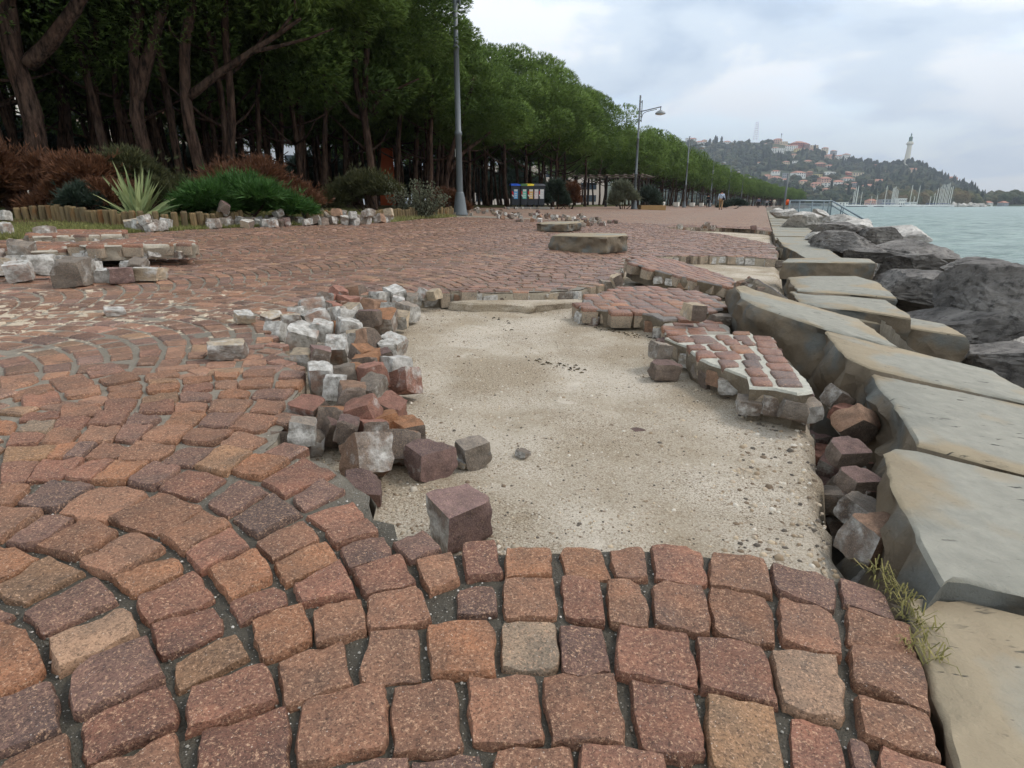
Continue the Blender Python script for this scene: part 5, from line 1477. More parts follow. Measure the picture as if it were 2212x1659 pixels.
# spiky New Zealand flax
def blade(mb, pts, w, n_):
    vs_, fs = [], []
    m_ = len(pts)
    for i, p in enumerate(pts):
        f = i / (m_ - 1); ww = w * (0.55 + .9 * f if f < .45 else (1 - f) / .55 * .955 + .0)
        d = (pts[min(i + 1, m_ - 1)] - pts[max(i - 1, 0)]).normalized(); sd = d.cross(n_).normalized() * ww
        up = sd.cross(d).normalized() * ww * .25
        vs_ += [p - sd + up, p, p + sd + up]
    for i in range(m_ - 1):
        for k in (0, 1): fs.append((i * 3 + k, i * 3 + k + 1, (i + 1) * 3 + k + 1, (i + 1) * 3 + k))
    mb.add(vs_, fs, (R(), 0, 0, 0))
def flax():
    Y = 9.6; foot = at(297, 452, Y); foot.z = gz(foot.x, foot.y)
    M_FLAX = mat_leaf('flax_leaf', lin(92, 112, 70), lin(176, 182, 128), .1)
    root = thing('flax_plant', 'spiky variegated flax plant with long sword leaves in the bed', 'plant', loc=foot)
    for k in range(78):
        a = U(0, 6.28); ln = U(.6, 1.05); el = U(.35, 1.45)
        dr = Vector((math.cos(a) * math.cos(el) * 1.15, math.sin(a) * math.cos(el) * .7, math.sin(el)))
        pts = []
        for i in range(7):
            f = i / 6
            p = Vector((U(-.04, .04) * (1 - f), U(-.04, .04) * (1 - f), 0)) + dr * ln * f + Vector((0, 0, -.22 * f * f * ln * math.cos(el)))
            pts.append(p)
        mb = MB(); blade(mb, pts, U(.026, .046), Vector((math.sin(a), -math.cos(a), .3)).cross(dr).normalized() if R() < .5 else Vector((0, -1, .4)))
        mb.build('leaf', M_FLAX, root)
flax()
# ------------------------------------------------------------------ log edging
def mat_log():
    m = Mat('weathered_log', .9, .15); v = m.coord('Object')
    mp = m.node('ShaderNodeMapping'); mp.inputs['Scale'].default_value = (1, 1, .15); m.l.new(v, mp.inputs['Vector'])
    n = m.noise(mp.outputs[0], 22, 4, .6)
    oi = m.node('ShaderNodeObjectInfo')
    c = m.mix(oi.outputs['Random'], lin(104, 92, 70), lin(138, 116, 82))
    c = m.mix(m.ramp(n, [(.35, .8), (.6, 0.0)]), c, lin(84, 74, 56))
    c = m.mix(m.ramp(m.noise(v, 4, 3), [(.55, 0.0), (.7, .7)]), c, lin(112, 72, 40))
    m.color(c); m.bump(n, .5, .01); return m.m
M_LOG = mat_log()
LOGM = []
for i in range(4):
    mb = MB(); h = .20 + i * .012; r = .050
    mb.tube([(0, 0, -.15), (0, 0, h - .02), (0, 0, h)], [r, r, r * .78], 10, jit=.04); LOGM.append(mb.mesh('log', M_LOG, smooth=False))
def log_fence(dpts, label, step=.104, z=0.0):
    pts = [G(u, v) for u, v in dpts]
    rs = resample([(p.x, p.y) for p in pts], .02, 0, closed=False)
    base = Vector((pts[0].x, pts[0].y, pts[0].z))
    root = thing('log_edging', label, 'log edging', loc=base)
    acc = step; last = rs[0]
    for p in rs:
        acc += (p - last).length; last = p
        if acc >= step:
            acc = 0
            put('log', random.choice(LOGM), root, loc=(p.x - base.x, p.y - base.y, gz(p.x, p.y) - base.z + U(-.02, .012)), rot=(U(-.06, .06), U(-.06, .06), U(0, 6)), scale=(U(.88, 1.1),) * 2 + (U(.92, 1.08),))
log_fence([(42, 474), (110, 476), (200, 483), (280, 488), (350, 491), (420, 491), (470, 489), (530, 486)], 'curved edging of short upright logs around the flax bed')
log_fence([(668, 484), (690, 482), (725, 479)], 'short run of logs between the juniper and the second bed')
log_fence([(797, 475), (815, 474), (850, 472), (900, 470), (935, 467)], 'yellowish log edging of the bed left of the near lamp post')
log_fence([(938, 466), (955, 466), (978, 465)], 'last few grey logs beside the lamp foot')
# ------------------------------------------------------------------ grass
def grass(name, n, gen, hgt, label, c1, c2, w=.0035):
    mb = MB()
    for _ in range(n):
        r = gen()
        if r is None: continue
        p = Vector(r); a = U(0, 6.28); h = hgt * U(.5, 1.2)
        s = Vector((math.cos(a), math.sin(a), 0)) * w
        lean = Vector((U(-.5, .5), U(-.5, .5), 1)).normalized() * h
        o = len(mb.v); mb.v += [tuple(p - s), tuple(p + s), tuple(p + lean)]
        mb.f.append((o, o + 1, o + 2)); mb.c.append((R(), 0, 0, 0))
    return mb.build(name, mat_leaf(name, c1, c2, .15), kind='stuff', label=label, category='grass')
def g_lawn():
    t = U(-2, 7.6); s = lawn_s(t) + U(-.03, 3.6) * R()
    p = ts(t, s); return (p.x, p.y, p.z - .005)
grass('grass', 26000, g_lawn, .055, 'short grass between paving and log edging', lin(74, 82, 38), lin(140, 138, 82), .006)
def g_bed():
    t = U(6.5, 14.5); s = lawn_s(t) + U(0, 4.5)
    p = ts(t, s); return (p.x, p.y, p.z - .005)
grass('bed_grass', 20000, g_bed, .09, 'grass in the second bed behind the rubble', lin(84, 90, 48), lin(150, 144, 92), .009)
def weed(u0, v0, label):
    p = G(u0, v0); root = thing('grass_tuft', label, 'grass', loc=p)
    mb = MB()
    for k in range(48):
        a = U(0, 6.28); ln = U(.014, .036)
        d = Vector((math.cos(a), math.sin(a), U(.1, .9))).normalized()
        s = d.cross(Vector((0, 0, 1))).normalized() * .0011
        b = Vector((U(-.02, .02), U(-.03, .03), 0)); m1 = b + d * ln * .6 + Vector((0, 0, .006)); e = b + d * ln + Vector((0, 0, -.008))
        mb.add([b - s, b + s, m1 + s * .8, m1 - s * .8, e], [(0, 1, 2, 3), (3, 2, 4)], (R(), 0, 0, 0))
    mb.build('blades', M_WEED, root)
M_WEED = mat_leaf('dry_weed', lin(84, 84, 42), lin(158, 146, 90), .15)
for u, v, lab in ((1905, 1245, 'dry grass tuft at the dark lower end of the crevice'), (1945, 1290, 'dry grass tuft between the last sett and the tan slab'), (1985, 1345, 'lower dry grass tuft along the tan slab'), (1993, 1405, 'lowest dry grass tuft beside the tan slab')):
    weed(u, v, lab)
random.seed(99)
# ------------------------------------------------------------------ street lamps
M_POLE = flat('galvanised_pole', lin(92, 98, 100), .5, .5, .12, 3)
M_LAMPH = flat('lamp_shade_paint', lin(120, 124, 124), .45, .5, .05)
M_WHITE = flat('white_sticker', lin(214, 214, 208), .6, .3, .05)
M_DARKM = flat('dark_metal', lin(52, 54, 56), .5, .5, .1)
def lathe(mb, prof, n=16, c=(1, 1, 1, 0)):
    vs_ = [(r * math.cos(6.28318 * k / n), r * math.sin(6.28318 * k / n), z) for r, z in prof for k in range(n)]
    fs = [(i * n + k, i * n + (k + 1) % n, (i + 1) * n + (k + 1) % n, (i + 1) * n + k) for i in range(len(prof) - 1) for k in range(n)]
    mb.add(vs_, fs, c)
def make_lamp(label, loc, rz):
    root = thing('street_lamp', label, 'street lamp', loc=loc, rz=rz, group='street lamps along the promenade')
    b = MB(); lathe(b, [(0, 0), (.24, 0), (.24, .03), (.20, .10), (.155, .45), (.12, .62), (.115, .64), (.10, .66)], 20); b.build('base', M_POLE, root, smooth=True)
    p = MB(); lathe(p, [(.092, .6), (.088, 2.2), (.105, 2.21), (.105, 2.3), (.082, 2.32), (.075, 4.4), (.09, 4.41), (.09, 4.5), (.066, 4.52), (.058, 7.05), (0, 7.06)], 16); p.build('pole', M_POLE, root, smooth=True)
    a = MB(); a.tube([(0, .14, 5.45), (0, .14, 6.75)], .028, 8)
    for z in (5.55, 6.65): a.tube([(0, 0, z), (0, .15, z)], .035, 8)
    a.tube([(0, .05, 6.08), (0, 1.38, 6.30)], .032, 8); a.tube([(0, .16, 5.72), (0, .24, 5.95), (0, .45, 6.06), (0, 1.1, 6.16)], .02, 8)
    a.build('arm', M_POLE, root)
    a = MB(); a.tube([(0, 1.33, 6.32), (0, 1.33, 6.02)], .03, 8); a.build('hanger', M_POLE, root)
    h = MB(); lathe(h, [(0, .17), (.10, .165), (.22, .10), (.31, .02), (.335, -.04), (.32, -.045), (.2, -.03), (0, -.03)], 20)
    ho = h.build('lamp_shade', M_LAMPH, root, smooth=True, loc=(0, 1.33, 5.92))
    g = MB(); lathe(g, [(.29, 0), (.26, -.035), (.14, -.06), (0, -.07)], 16); g.build('lens', M_WHITE, ho, smooth=True, loc=(0, 0, -.045))
    s = MB(); s.box((-.05, -.095, 1.62), (.05, -.088, 1.84)); s.build('sticker', M_WHITE, root)
    return root
RZL = math.pi - math.pi / 2 - TH + math.pi - math.pi / 2 * 0      # arm towards the sea
sea_az = math.atan2(-NV[1], -NV[0]) - math.pi / 2
lamp = make_lamp('tall grey lamp post on a flared foot cutting up through the trees', ts(15.25, 8.6), sea_az)
for i, (t, s, lab) in enumerate([(40.7, 8.45, 'whole lamp post with a dish shade seen against the sky'), (66.5, 8.2, 'third lamp post in front of the far pines'), (92, 7.6, 'fourth lamp post, its shade against the far pines'), (118, 6.6, 'fifth lamp post behind the walking man'), (143, 5.2, 'sixth lamp post far along the promenade')]):
    copy_tree(lamp, ts(t, s), sea_az, label=lab)
for i in range(5):
    t = 170 + 27 * i; copy_tree(lamp, ts(t, 5.5 + edge_s(t)), sea_az, label='one of the tiny lamp posts at the far bend of the promenade')
# plain leaning pole by the railing
pole = MB(); pp = at(1690, 471, 30); q = at(1703, 375, 30.2)
pole.tube([(0, 0, -.5), tuple((q - pp) * .55), tuple((q - pp))], [.055, .05, .038], 10)
pole.build('mast_pole', M_POLE, loc=pp, smooth=True, label='plain tall pole standing at the near end of the railing', category='pole')
# ------------------------------------------------------------------ recycling bins
M_BIN = flat('bin_plastic', lin(44, 50, 56), .5, .4, .1)
def bin_(x, lid, lidc, stk, label, w=.52):
    root = thing('recycling_bin', label, 'bin', loc=BP + BD * x, rz=BRZ, group='row of recycling bins')
    b = MB(); x0, x1 = w / 2 * .82, w / 2
    b.add([(-x0, -.26, .1), (x0, -.26, .1), (x0, .26, .1), (-x0, .26, .1), (-x1, -.34, 1.02), (x1, -.34, 1.02), (x1, .34, 1.02), (-x1, .34, 1.02)], [(3, 2, 1, 0), (4, 5, 6, 7), (0, 1, 5, 4), (1, 2, 6, 5), (2, 3, 7, 6), (3, 0, 4, 7)]); b.build('body', M_BIN, root)
    l = MB(); l.add([(-x1 - .02, -.38, 1.025), (x1 + .02, -.38, 1.025), (x1 + .02, .38, 1.06), (-x1 - .02, .38, 1.06), (-x1 + .02, -.3, 1.10), (x1 - .02, -.3, 1.10), (x1 - .02, .3, 1.15), (-x1 + .02, .3, 1.15)], [(3, 2, 1, 0), (4, 5, 6, 7), (0, 1, 5, 4), (1, 2, 6, 5), (2, 3, 7, 6), (3, 0, 4, 7)]); l.build('lid', flat('lid_' + lidc, lid, .5, .4, .05), root)
    for sx in (-1, 1):
        wv = MB(); wv.tube([(sx * x0 * .9 - .03, .25, .1), (sx * x0 * .9 + .03, .25, .1)], .1, 12); wv.build('wheel', M_DARKM, root)
    s = MB(); s.quad((-.10, -.3325, .40), (.10, -.3325, .40), (.10, -.3455, .86), (-.10, -.3455, .86)); st = s.build('sticker', flat('sticker_' + lidc, stk, .6, .3, .1), root)
    s = MB(); s.quad((-.085, -.345, .76), (.085, -.345, .76), (.085, -.35, .85), (-.085, -.35, .85)); s.build('sticker_head', M_WHITE, st)
    for k in range(3):
        s = MB(); z = .46 + k * .085; s.quad((-.06, -.338 - .001, z), (.06, -.338 - .001, z), (.06, -.342, z + .04), (-.06, -.342, z + .04)); s.build('sticker_print', M_WHITE, st)
    for sx in (-1,):
        a = MB(); xx = sx * (x1 * .80)
        a.add([(xx, -.336, .62), (xx + .09, -.336, .56), (xx + .09, -.341, .70), (xx, -.341, .78), (xx - .02, -.341, .74)], [(0, 1, 2, 3, 4)]); a.build('red_white_chevron', flat('chevron_red', lin(190, 40, 44), .6, .3, .05), root)
        a = MB(); a.add([(xx - .01, -.335, .55), (xx + .085, -.335, .47), (xx + .085, -.338, .55), (xx - .01, -.338, .615)], [(0, 1, 2, 3)]); a.build('white_chevron', M_WHITE, root)
BP = at(1112, 448, 31.5); BP.z = gz(BP.x, BP.y) - .0; BD = Vector((1, .15, 0)).normalized(); BRZ = .15
slabm = MB(); slabm.box((-.45, -.5, -.05), (1.75, .5, .06)); slabm.build('bin_plinth', flat('concrete_pad', lin(150, 146, 138), .9, .2), loc=BP, label='low concrete pad under the recycling bins', category='plinth').rotation_euler = (0, 0, BRZ)
BP = BP + Vector((0, 0, .055))
for a in [(0, lin(30, 84, 190), 'blue', lin(96, 170, 220), 'dark bin with a blue lid, leftmost of the row', .66), (.56, lin(70, 110, 60), 'green', lin(110, 200, 178), 'dark bin with a green lid and mint sticker'), (.98, lin(214, 190, 40), 'yellow', lin(214, 176, 104), 'dark bin with a yellow lid and orange sticker'), (1.32, lin(60, 62, 66), 'black', lin(206, 190, 190), 'dark bin with a black lid and pink-white sticker', .36), (1.68, lin(74, 76, 80), 'grey', lin(198, 200, 200), 'dark bin with a grey lid, rightmost of the row', .46)]:
    bin_(a[0] * .80, a[1], a[2], a[3], a[4], (a[5] if len(a) > 5 else .52) * .72)
# ------------------------------------------------------------------ railing down to the water
M_RAIL = flat('galvanised_rail', lin(112, 126, 132), .45, .5, .1, 3)
def railing():
    Y0, Y1 = 31.0, 33.5
    A, B = at(1706, 436, Y0), at(1797, 436, Y1)
    A.z = B.z = .62 + .18; hgt = 1.05
    root = thing('railing', 'galvanised handrail of bars beside the steps to the water', 'railing', loc=(A.x, A.y, A.z - hgt))
    o = Vector(root.location)
    def part(name, a, b, r, n=8):
        m = MB(); m.tube([tuple(Vector(a) - o), tuple(Vector(b) - o)], r, n); m.build(name, M_RAIL, root, smooth=True)
    dz = Vector((0, 0, 1))
    part('top_rail', A, B, .035); part('bottom_rail', A - dz * .95, B - dz * .95, .02); part('middle_rail', A - dz * .14, B - dz * .14, .015)
    D = (B - A)
    for f in (0, .22, .52, .80, .93, 1.0): part('post', A + D * f, A + D * f - dz * 1.15, .035)
    for k in range(40):
        f = (k + .5) / 40; part('bar', A + D * f - dz * .14, A + D * f - dz * .95, .017, 6)
    C = at(1883, 484, 27.5)
    part('sloping_rail', B, C, .04); part('sloping_rail', B - dz * .22, C - dz * .2, .03)
    E2 = C - B
    for f in (.28, .33): part('post', B + E2 * f, B + E2 * f - dz * .8, .03)
    for k in range(9):
        f = .02 + k * .03; part('bar', B + E2 * f - dz * .15, B + E2 * f - dz * 1.0, .011, 6)
railing()
buoy = MB(); p = at(1701, 437, 31.2); lathe(buoy, [(0, -.14), (.07, -.12), (.09, 0), (.07, .12), (0, .14)], 12)
buoy.build('life_ring_box', flat('safety_orange', lin(222, 92, 40), .5, .4), loc=p, smooth=True, label='orange rescue float hanging at the railing end', category='float')
# ------------------------------------------------------------------ white planters, pergola, bed beside the second lamp
M_CONC = flat('white_concrete', lin(206, 202, 192), .9, .2, .08, 4)
def planter(t, s, L, label):
    p = ts(t, s); root = thing('concrete_bench', label, 'bench', loc=p, rz=-TH + math.pi / 2)
    m = MB(); m.box((-L / 2, -.25, .1), (L / 2, .25, .52)); m.build('seat_block', M_CONC, root)
    for sx in (-1, 1):
        m = MB(); m.box((sx * L * .36 - .08, -.2, -.02), (sx * L * .36 + .08, .2, .1)); m.build('foot', M_CONC, root)
for t, s, L, lab in ((60, 9.6, 1.5, 'white concrete bench nearest beyond the second lamp'), (68, 9.2, 1.2, 'white concrete bench behind the third lamp post'), (80, 8.8, 1.4, 'white concrete bench left of the walking man'), (88, 8.4, 1.3, 'white concrete bench just behind the walking man'), (97, 8.1, 1.4, 'white concrete bench right of the walking man'), (125, 6.5, 1.6, 'farthest white bench by the group of walkers'), (140, 5.6, 1.6, 'tiny white bench at the far end of the promenade')):
    planter(t, s, L, lab)
def pergola():
    p = ts(50, 12.2); root = thing('pergola', 'dark wooden pergola hut with pale beams among the trees', 'pergola', loc=p, rz=-TH)
    wood = flat('dark_wood', lin(40, 33, 29), .85, .2); pale = flat('pale_beam', lin(104, 94, 84), .8, .2)
    for x in (-2.6, 0, 2.6):
        for y in (-2, 2):
            m = MB(); m.box((x - .08, y - .08, -.1), (x + .08, y + .08, 2.35)); m.build('post', wood, root)
    for y in (-2, 2):
        m = MB(); m.box((-3.1, y - .05, 2.35), (3.1, y + .05, 2.43)); m.build('beam', pale, root)
    for k in range(9):
        m = MB(); x = -2.8 + k * .7; m.box((x - .03, -2.3, 2.435), (x + .03, 2.3, 2.49)); m.build('rafter', pale, root)
pergola()
tb = MB(); p = ts(41.5, 7.4); tb.box((-.9, -.3, -.05), (.9, .3, .3)); tb.build('timber_bed', flat('timber_bed_boards', lin(150, 122, 84), .85, .2), loc=p, label='low timber-sided bed at the foot of the second lamp post', category='planter').rotation_euler = (0, 0, .2)
# ------------------------------------------------------------------ people
def person(u, v, h_px, label, shirt, pants, hair, stride=.35, arms=.25, extra=None, face=0.0, depth=None):
    """a walking figure seen from behind; one skinned body, clothes as children"""
    g = G(u, v) if depth is None else None
    if g is None:
        g = at(u, v, depth); g.z = gz(g.x, g.y)
    root = thing('person', label, 'person', loc=g, rz=face)
    J = {'pel': (0, 0, .95), 'spi': (0, .01, 1.15), 'che': (0, .02, 1.36), 'nek': (0, .02, 1.50), 'hed': (0, .04, 1.62), 'top': (0, .03, 1.72),
         'shl': (-.19, .02, 1.42), 'ell': (-.27, -.06 * arms * 4, 1.14), 'wrl': (-.28, .10 * arms, .90), 'hal': (-.28, .14 * arms, .82), 'shr': (.19, .02, 1.42), 'elr': (.28, .05, 1.15), 'wrr': (.33, .16 * arms, .93), 'har': (.34, .20 * arms, .85),
         'hil': (-.10, 0, .92), 'knl': (-.11, stride * .5, .50), 'anl': (-.11, stride * .45, .09), 'tol': (-.11, stride * .45 + .16, .03), 'hir': (.10, 0, .92), 'knr': (.11, -.05 * stride, .50), 'anr': (.11, -stride * .7, .13), 'tor': (.11, -stride * .7 + .14, .03)}
    RAD = {'pel': (.145, .11), 'spi': (.135, .10), 'che': (.165, .11), 'nek': (.055, .055), 'hed': (.085, .10), 'top': (.06, .07), 'shl': (.065, .065), 'ell': (.045, .045), 'wrl': (.032, .032), 'hal': (.035, .025), 'shr': (.065, .065), 'elr': (.045, .045), 'wrr': (.032, .032), 'har': (.035, .025),
           'hil': (.095, .095), 'knl': (.062, .065), 'anl': (.042, .045), 'tol': (.04, .03), 'hir': (.095, .095), 'knr': (.062, .065), 'anr': (.042, .045), 'tor': (.04, .03)}
    ED = [('pel', 'spi'), ('spi', 'che'), ('che', 'nek'), ('nek', 'hed'), ('hed', 'top'), ('che', 'shl'), ('shl', 'ell'), ('ell', 'wrl'), ('wrl', 'hal'), ('che', 'shr'), ('shr', 'elr'), ('elr', 'wrr'), ('wrr', 'har'), ('pel', 'hil'), ('hil', 'knl'), ('knl', 'anl'), ('anl', 'tol'), ('pel', 'hir'), ('hir', 'knr'), ('knr', 'anr'), ('anr', 'tor')]
    def skin(name, keys, grow, mat, parent):
        ks = [k for k in J if k in keys]
        me = bpy.data.meshes.new(name); me.from_pydata([J[k] for k in ks], [(ks.index(a), ks.index(b)) for a, b in ED if a in ks and b in ks], [])
        o = bpy.data.objects.new(name, me); col.objects.link(o)
        mo = o.modifiers.new('s', 'SKIN')
        if not me.skin_vertices: me.attributes and None
        sv_ = me.skin_vertices[0].data if me.skin_vertices else None
        if sv_:
            for i, k in enumerate(ks):
                sv_[i].radius = (RAD[k][0] * grow, RAD[k][1] * grow); sv_[i].use_root = (i == 0)
        o.modifiers.new('d', 'SUBSURF').levels = 1
        dg = bpy.context.evaluated_depsgraph_get(); ev = o.evaluated_get(dg)
        m2 = bpy.data.meshes.new_from_object(ev)
        bpy.data.objects.remove(o); m2.materials.clear(); m2.materials.append(mat)
        m2.polygons.foreach_set('use_smooth', [True] * len(m2.polygons))
        return put(name, m2, parent)
    body = skin('body', list(J), 1.0, flat('skin', lin(170, 124, 100), .6, .3), root)
    skin('shirt', ['pel', 'spi', 'che', 'shl', 'ell', 'shr', 'elr', 'wrl', 'wrr'], 1.22, flat('shirt', shirt, .9, .1), root)
    skin('trousers', ['pel', 'hil', 'knl', 'anl', 'hir', 'knr', 'anr'], 1.25, flat('trousers', pants, .9, .1), root)
    hm = MB(); hm2 = []
    lathe(hm, [(0, .12), (.06, .11), (.10, .05), (.105, -.02), (.08, -.08), (0, -.09)], 12); hm.build('hair', flat('hair', hair, .8, .2), root, smooth=True, loc=(0, .02, 1.67))
    for k in ('tol', 'tor'):
        s = MB(); x, y, z = J[k]; s.tube([(x, y - .2, .045), (x, y - .05, .05), (x, y + .06, .03)], [.045, .05, .03], 8); s.build('shoe', flat('shoe', lin(58, 44, 36), .7, .3), root, smooth=True)
    if extra: extra(root)
    sc = h_px * math.hypot(g.x, g.y) * .93 / F / 1.74
    root.scale = (sc,) * 3
    return root
def bag(root):
    m = MB(); m.box((.10, -.22, .88), (.34, -.13, 1.10)); m.build('shoulder_bag', flat('bag', lin(38, 40, 48), .8, .2), root)
    m = MB(); m.tube([(-.17, -.13, 1.46), (.0, -.155, 1.28), (.2, -.15, 1.08)], .016, 6); m.build('bag_strap', flat('strap', lin(34, 36, 42), .8, .2), root)
person(1556, 453, 38, 'man in a pale blue shirt and tan trousers walking away with a dark shoulder bag', lin(178, 190, 206), lin(150, 122, 88), lin(48, 40, 36), extra=bag, face=-.38)
person(1637, 449.5, 21, 'small far figure in grey and black clothes walking right of the man', lin(96, 100, 116), lin(34, 34, 38), lin(40, 34, 30), face=-.38, depth=100)
person(1528, 451, 26, 'dark dressed person standing by the fourth lamp post', lin(38, 40, 44), lin(30, 32, 36), lin(40, 34, 30), stride=.1, face=-.3, depth=78)
person(1662, 449, 17, 'far walker in black beside the kerb', lin(44, 44, 50), lin(30, 30, 34), lin(60, 50, 40), face=-.38, depth=118)
person(1671, 448.5, 18, 'far walker in a cream coat near the railing', lin(200, 190, 172), lin(170, 160, 150), lin(60, 50, 40), face=-.38, depth=118)
person(1655, 448.5, 16, 'far walker with grey top left of the two by the kerb', lin(140, 140, 146), lin(44, 44, 50), lin(60, 50, 40), face=-.38, depth=122)
# ------------------------------------------------------------------ buildings glimpsed behind the grove
M_GLASS = flat('window_glass', lin(60, 70, 80), .15, .6, .1)
M_ROOF = flat('clay_roof', lin(168, 120, 102), .9, .2, .2, .8)
def block(p, rz, W, D, Hh, wallc, label, floors=3, cols=5, roof=True, name='house', cat='building', win=True, group=None, roofm=None):
    root = thing(name, label, cat, loc=p, rz=rz, group=group)
    m = MB(); m.box((-W / 2, -D / 2, -6), (W / 2, D / 2, Hh)); m.build('wall', flat('plaster', wallc, .9, .15, .06, .3), root)
    if roof:
        e = W * .04; m = MB(); rh = D * .22
        m.add([(-W / 2 - e, -D / 2 - e, Hh), (W / 2 + e, -D / 2 - e, Hh), (W / 2 + e, D / 2 + e, Hh), (-W / 2 - e, D / 2 + e, Hh), (-W / 4, 0, Hh + rh), (W / 4, 0, Hh + rh)], [(0, 1, 5, 4), (1, 2, 5), (2, 3, 4, 5), (3, 0, 4), (3, 2, 1, 0)]); m.build('roof', roofm or M_ROOF, root)
    else:
        m = MB(); m.box((-W / 2 - .2, -D / 2 - .2, Hh), (W / 2 + .2, D / 2 + .2, Hh + .4)); m.build('flat_roof', flat('parapet', tuple(x * .9 for x in wallc), .9, .15), root)
    if win:
        fh = Hh / floors; cw = W / cols
        wm = MB(); wm.box((-cw * .22, -.06, -fh * .27), (cw * .22, .12, fh * .27)); wme = wm.mesh('window', M_GLASS)
        for f in range(floors):
            for c in range(cols):
                put('window', wme, root, loc=(-W / 2 + cw * (c + .5), -D / 2, fh * (f + .55)))
    return root
random.seed(5)
for u, Y, W, Hh, c, lab in ((10, 42, 9, 9, lin(226, 220, 208), 'white house with red sills behind the leftmost pines'), (330, 62, 16, 8, lin(224, 208, 190), 'cream house behind the forked pine'), (640, 75, 18, 9, lin(206, 212, 220), 'bluish white house deep behind the grove'), (1120, 110, 30, 6, lin(214, 200, 188), 'long pale building behind the bins')):
    p = at(u, 430, Y); p.z = .5
    block(p, math.atan2(p.x, p.y) * -1, W, 8, Hh, c, lab, roof=u < 700)
org = MB(); p = at(838, 430, 30); p.z = gz(p.x, p.y); org.box((-.35, -.1, 0), (.35, .1, 2.6)); org.build('banner', flat('rust_banner', lin(176, 84, 50), .8, .2), loc=p, label='rust orange upright board among the dark trunks', category='board')
# ------------------------------------------------------------------ hill across the bay
sky_d = [(1180, 330), (1300, 312), (1400, 303), (1480, 300), (1560, 302), (1640, 303), (1690, 302), (1740, 310), (1770, 322), (1800, 334), (1830, 348), (1870, 353), (1900, 360), (1940, 356), (1960, 352), (1985, 358), (2003, 368), (2020, 378), (2060, 389), (2095, 402), (2112, 414), (2122, 428), (2135, 436)]
def sky_v(u):
    if u <= sky_d[0][0]: return sky_d[0][1]
    for (a, b), (c, d_) in zip(sky_d, sky_d[1:]):
        if a <= u <= c: return b + (d_ - b) * (u - a) / (c - a)
    return sky_d[-1][1]
def hill_Y(u, f):          # near shore at f=0, ridge at f=1
    near = 620 + max(0, 1750 - u) * .25; far = 1550 - max(0, u - 1700) * 1.05
    return near + (max(far, near + 120) - near) * f
def hill_pt(u, f):
    """f: 0 at the shore, 1 on the ridge; heights follow so that the slope rises steadily in view"""
    v0 = 442.6; v1 = sky_v(u) + 5
    Y = hill_Y(u, f)
    v = v0 + (v1 - v0) * f ** .92
    p = at(u, v, Y)
    p.z += (1 - abs(2 * f - 1)) * 6 * nz((p.x, p.y, 0), .006, 2)
    return p
mb = MB(); us = [1100 + i * 8 for i in range(131)]; fs_ = [i / 26 for i in range(27)]
vv = []
for f in fs_:
    for u in us: vv.append(hill_pt(u, f) if f > 0 else Vector((hill_pt(u, 0).x, hill_pt(u, 0).y, SEA_Z - .5)))
for u in us:
    p = hill_pt(u, 1); vv.append(Vector((p.x * 1.15, p.y * 1.15, p.z - 60)))
nu = len(us)
mb.add(vv, [(i * nu + j, i * nu + j + 1, (i + 1) * nu + j + 1, (i + 1) * nu + j) for i in range(len(fs_)) for j in range(nu - 1)])
def mat_hill():
    m = Mat('hillside', .95, .05); v = m.coord('World')
    m.color(m.mix(m.ramp(m.noise(v, .02, 4), [(.4, 0.0), (.6, 1.0)]), lin(50, 60, 44), lin(86, 88, 66))); return m.m
mb.build('hill', mat_hill(), kind='structure', smooth=True)
random.seed(8)
wood = MB()
ico = bmesh.new(); bmesh.ops.create_icosphere(ico, subdivisions=2, radius=1.0)
iv = [v.co.copy() for v in ico.verts]; ifc = [tuple(v.index for v in f.verts) for f in ico.faces]; ico.free()
ico1 = bmesh.new(); bmesh.ops.create_icosphere(ico1, subdivisions=1, radius=1.0)
iv1 = [v.co.copy() for v in ico1.verts]; if1 = [tuple(v.index for v in f.verts) for f in ico1.faces]; ico1.free()
def tree_blob(p, r, h, c, fine=False):
    sd = R() * 50
    vs_ = [Vector((q.x * r * (1 + .45 * nz(q, 2.3, sd)), q.y * r * (1 + .45 * nz(q, 2.3, sd + 3)), q.z * h * (1 + .35 * nz(q, 2.3, sd + 7)))) + p for q in (iv if fine else iv1)]
    wood.add(vs_, ifc if fine else if1, c)
WC = [(0.034, 0.048, 0.030), (0.044, 0.058, 0.032), (0.055, 0.068, 0.036), (0.026, 0.038, 0.028), (0.072, 0.072, 0.040)]
HOUSES = []
def Nh(x, y): return (1437.8 + .175 * x, 248.9 + .175 * y)
def Oh(x, y): return (1769.6 + .2 * x, 248.9 + .2 * y)
w_, cr, yl, rd, pk, br, gy = lin(226, 224, 216), lin(212, 192, 164), lin(212, 190, 132), lin(168, 96, 80), lin(206, 166, 146), lin(140, 104, 88), lin(150, 152, 154)
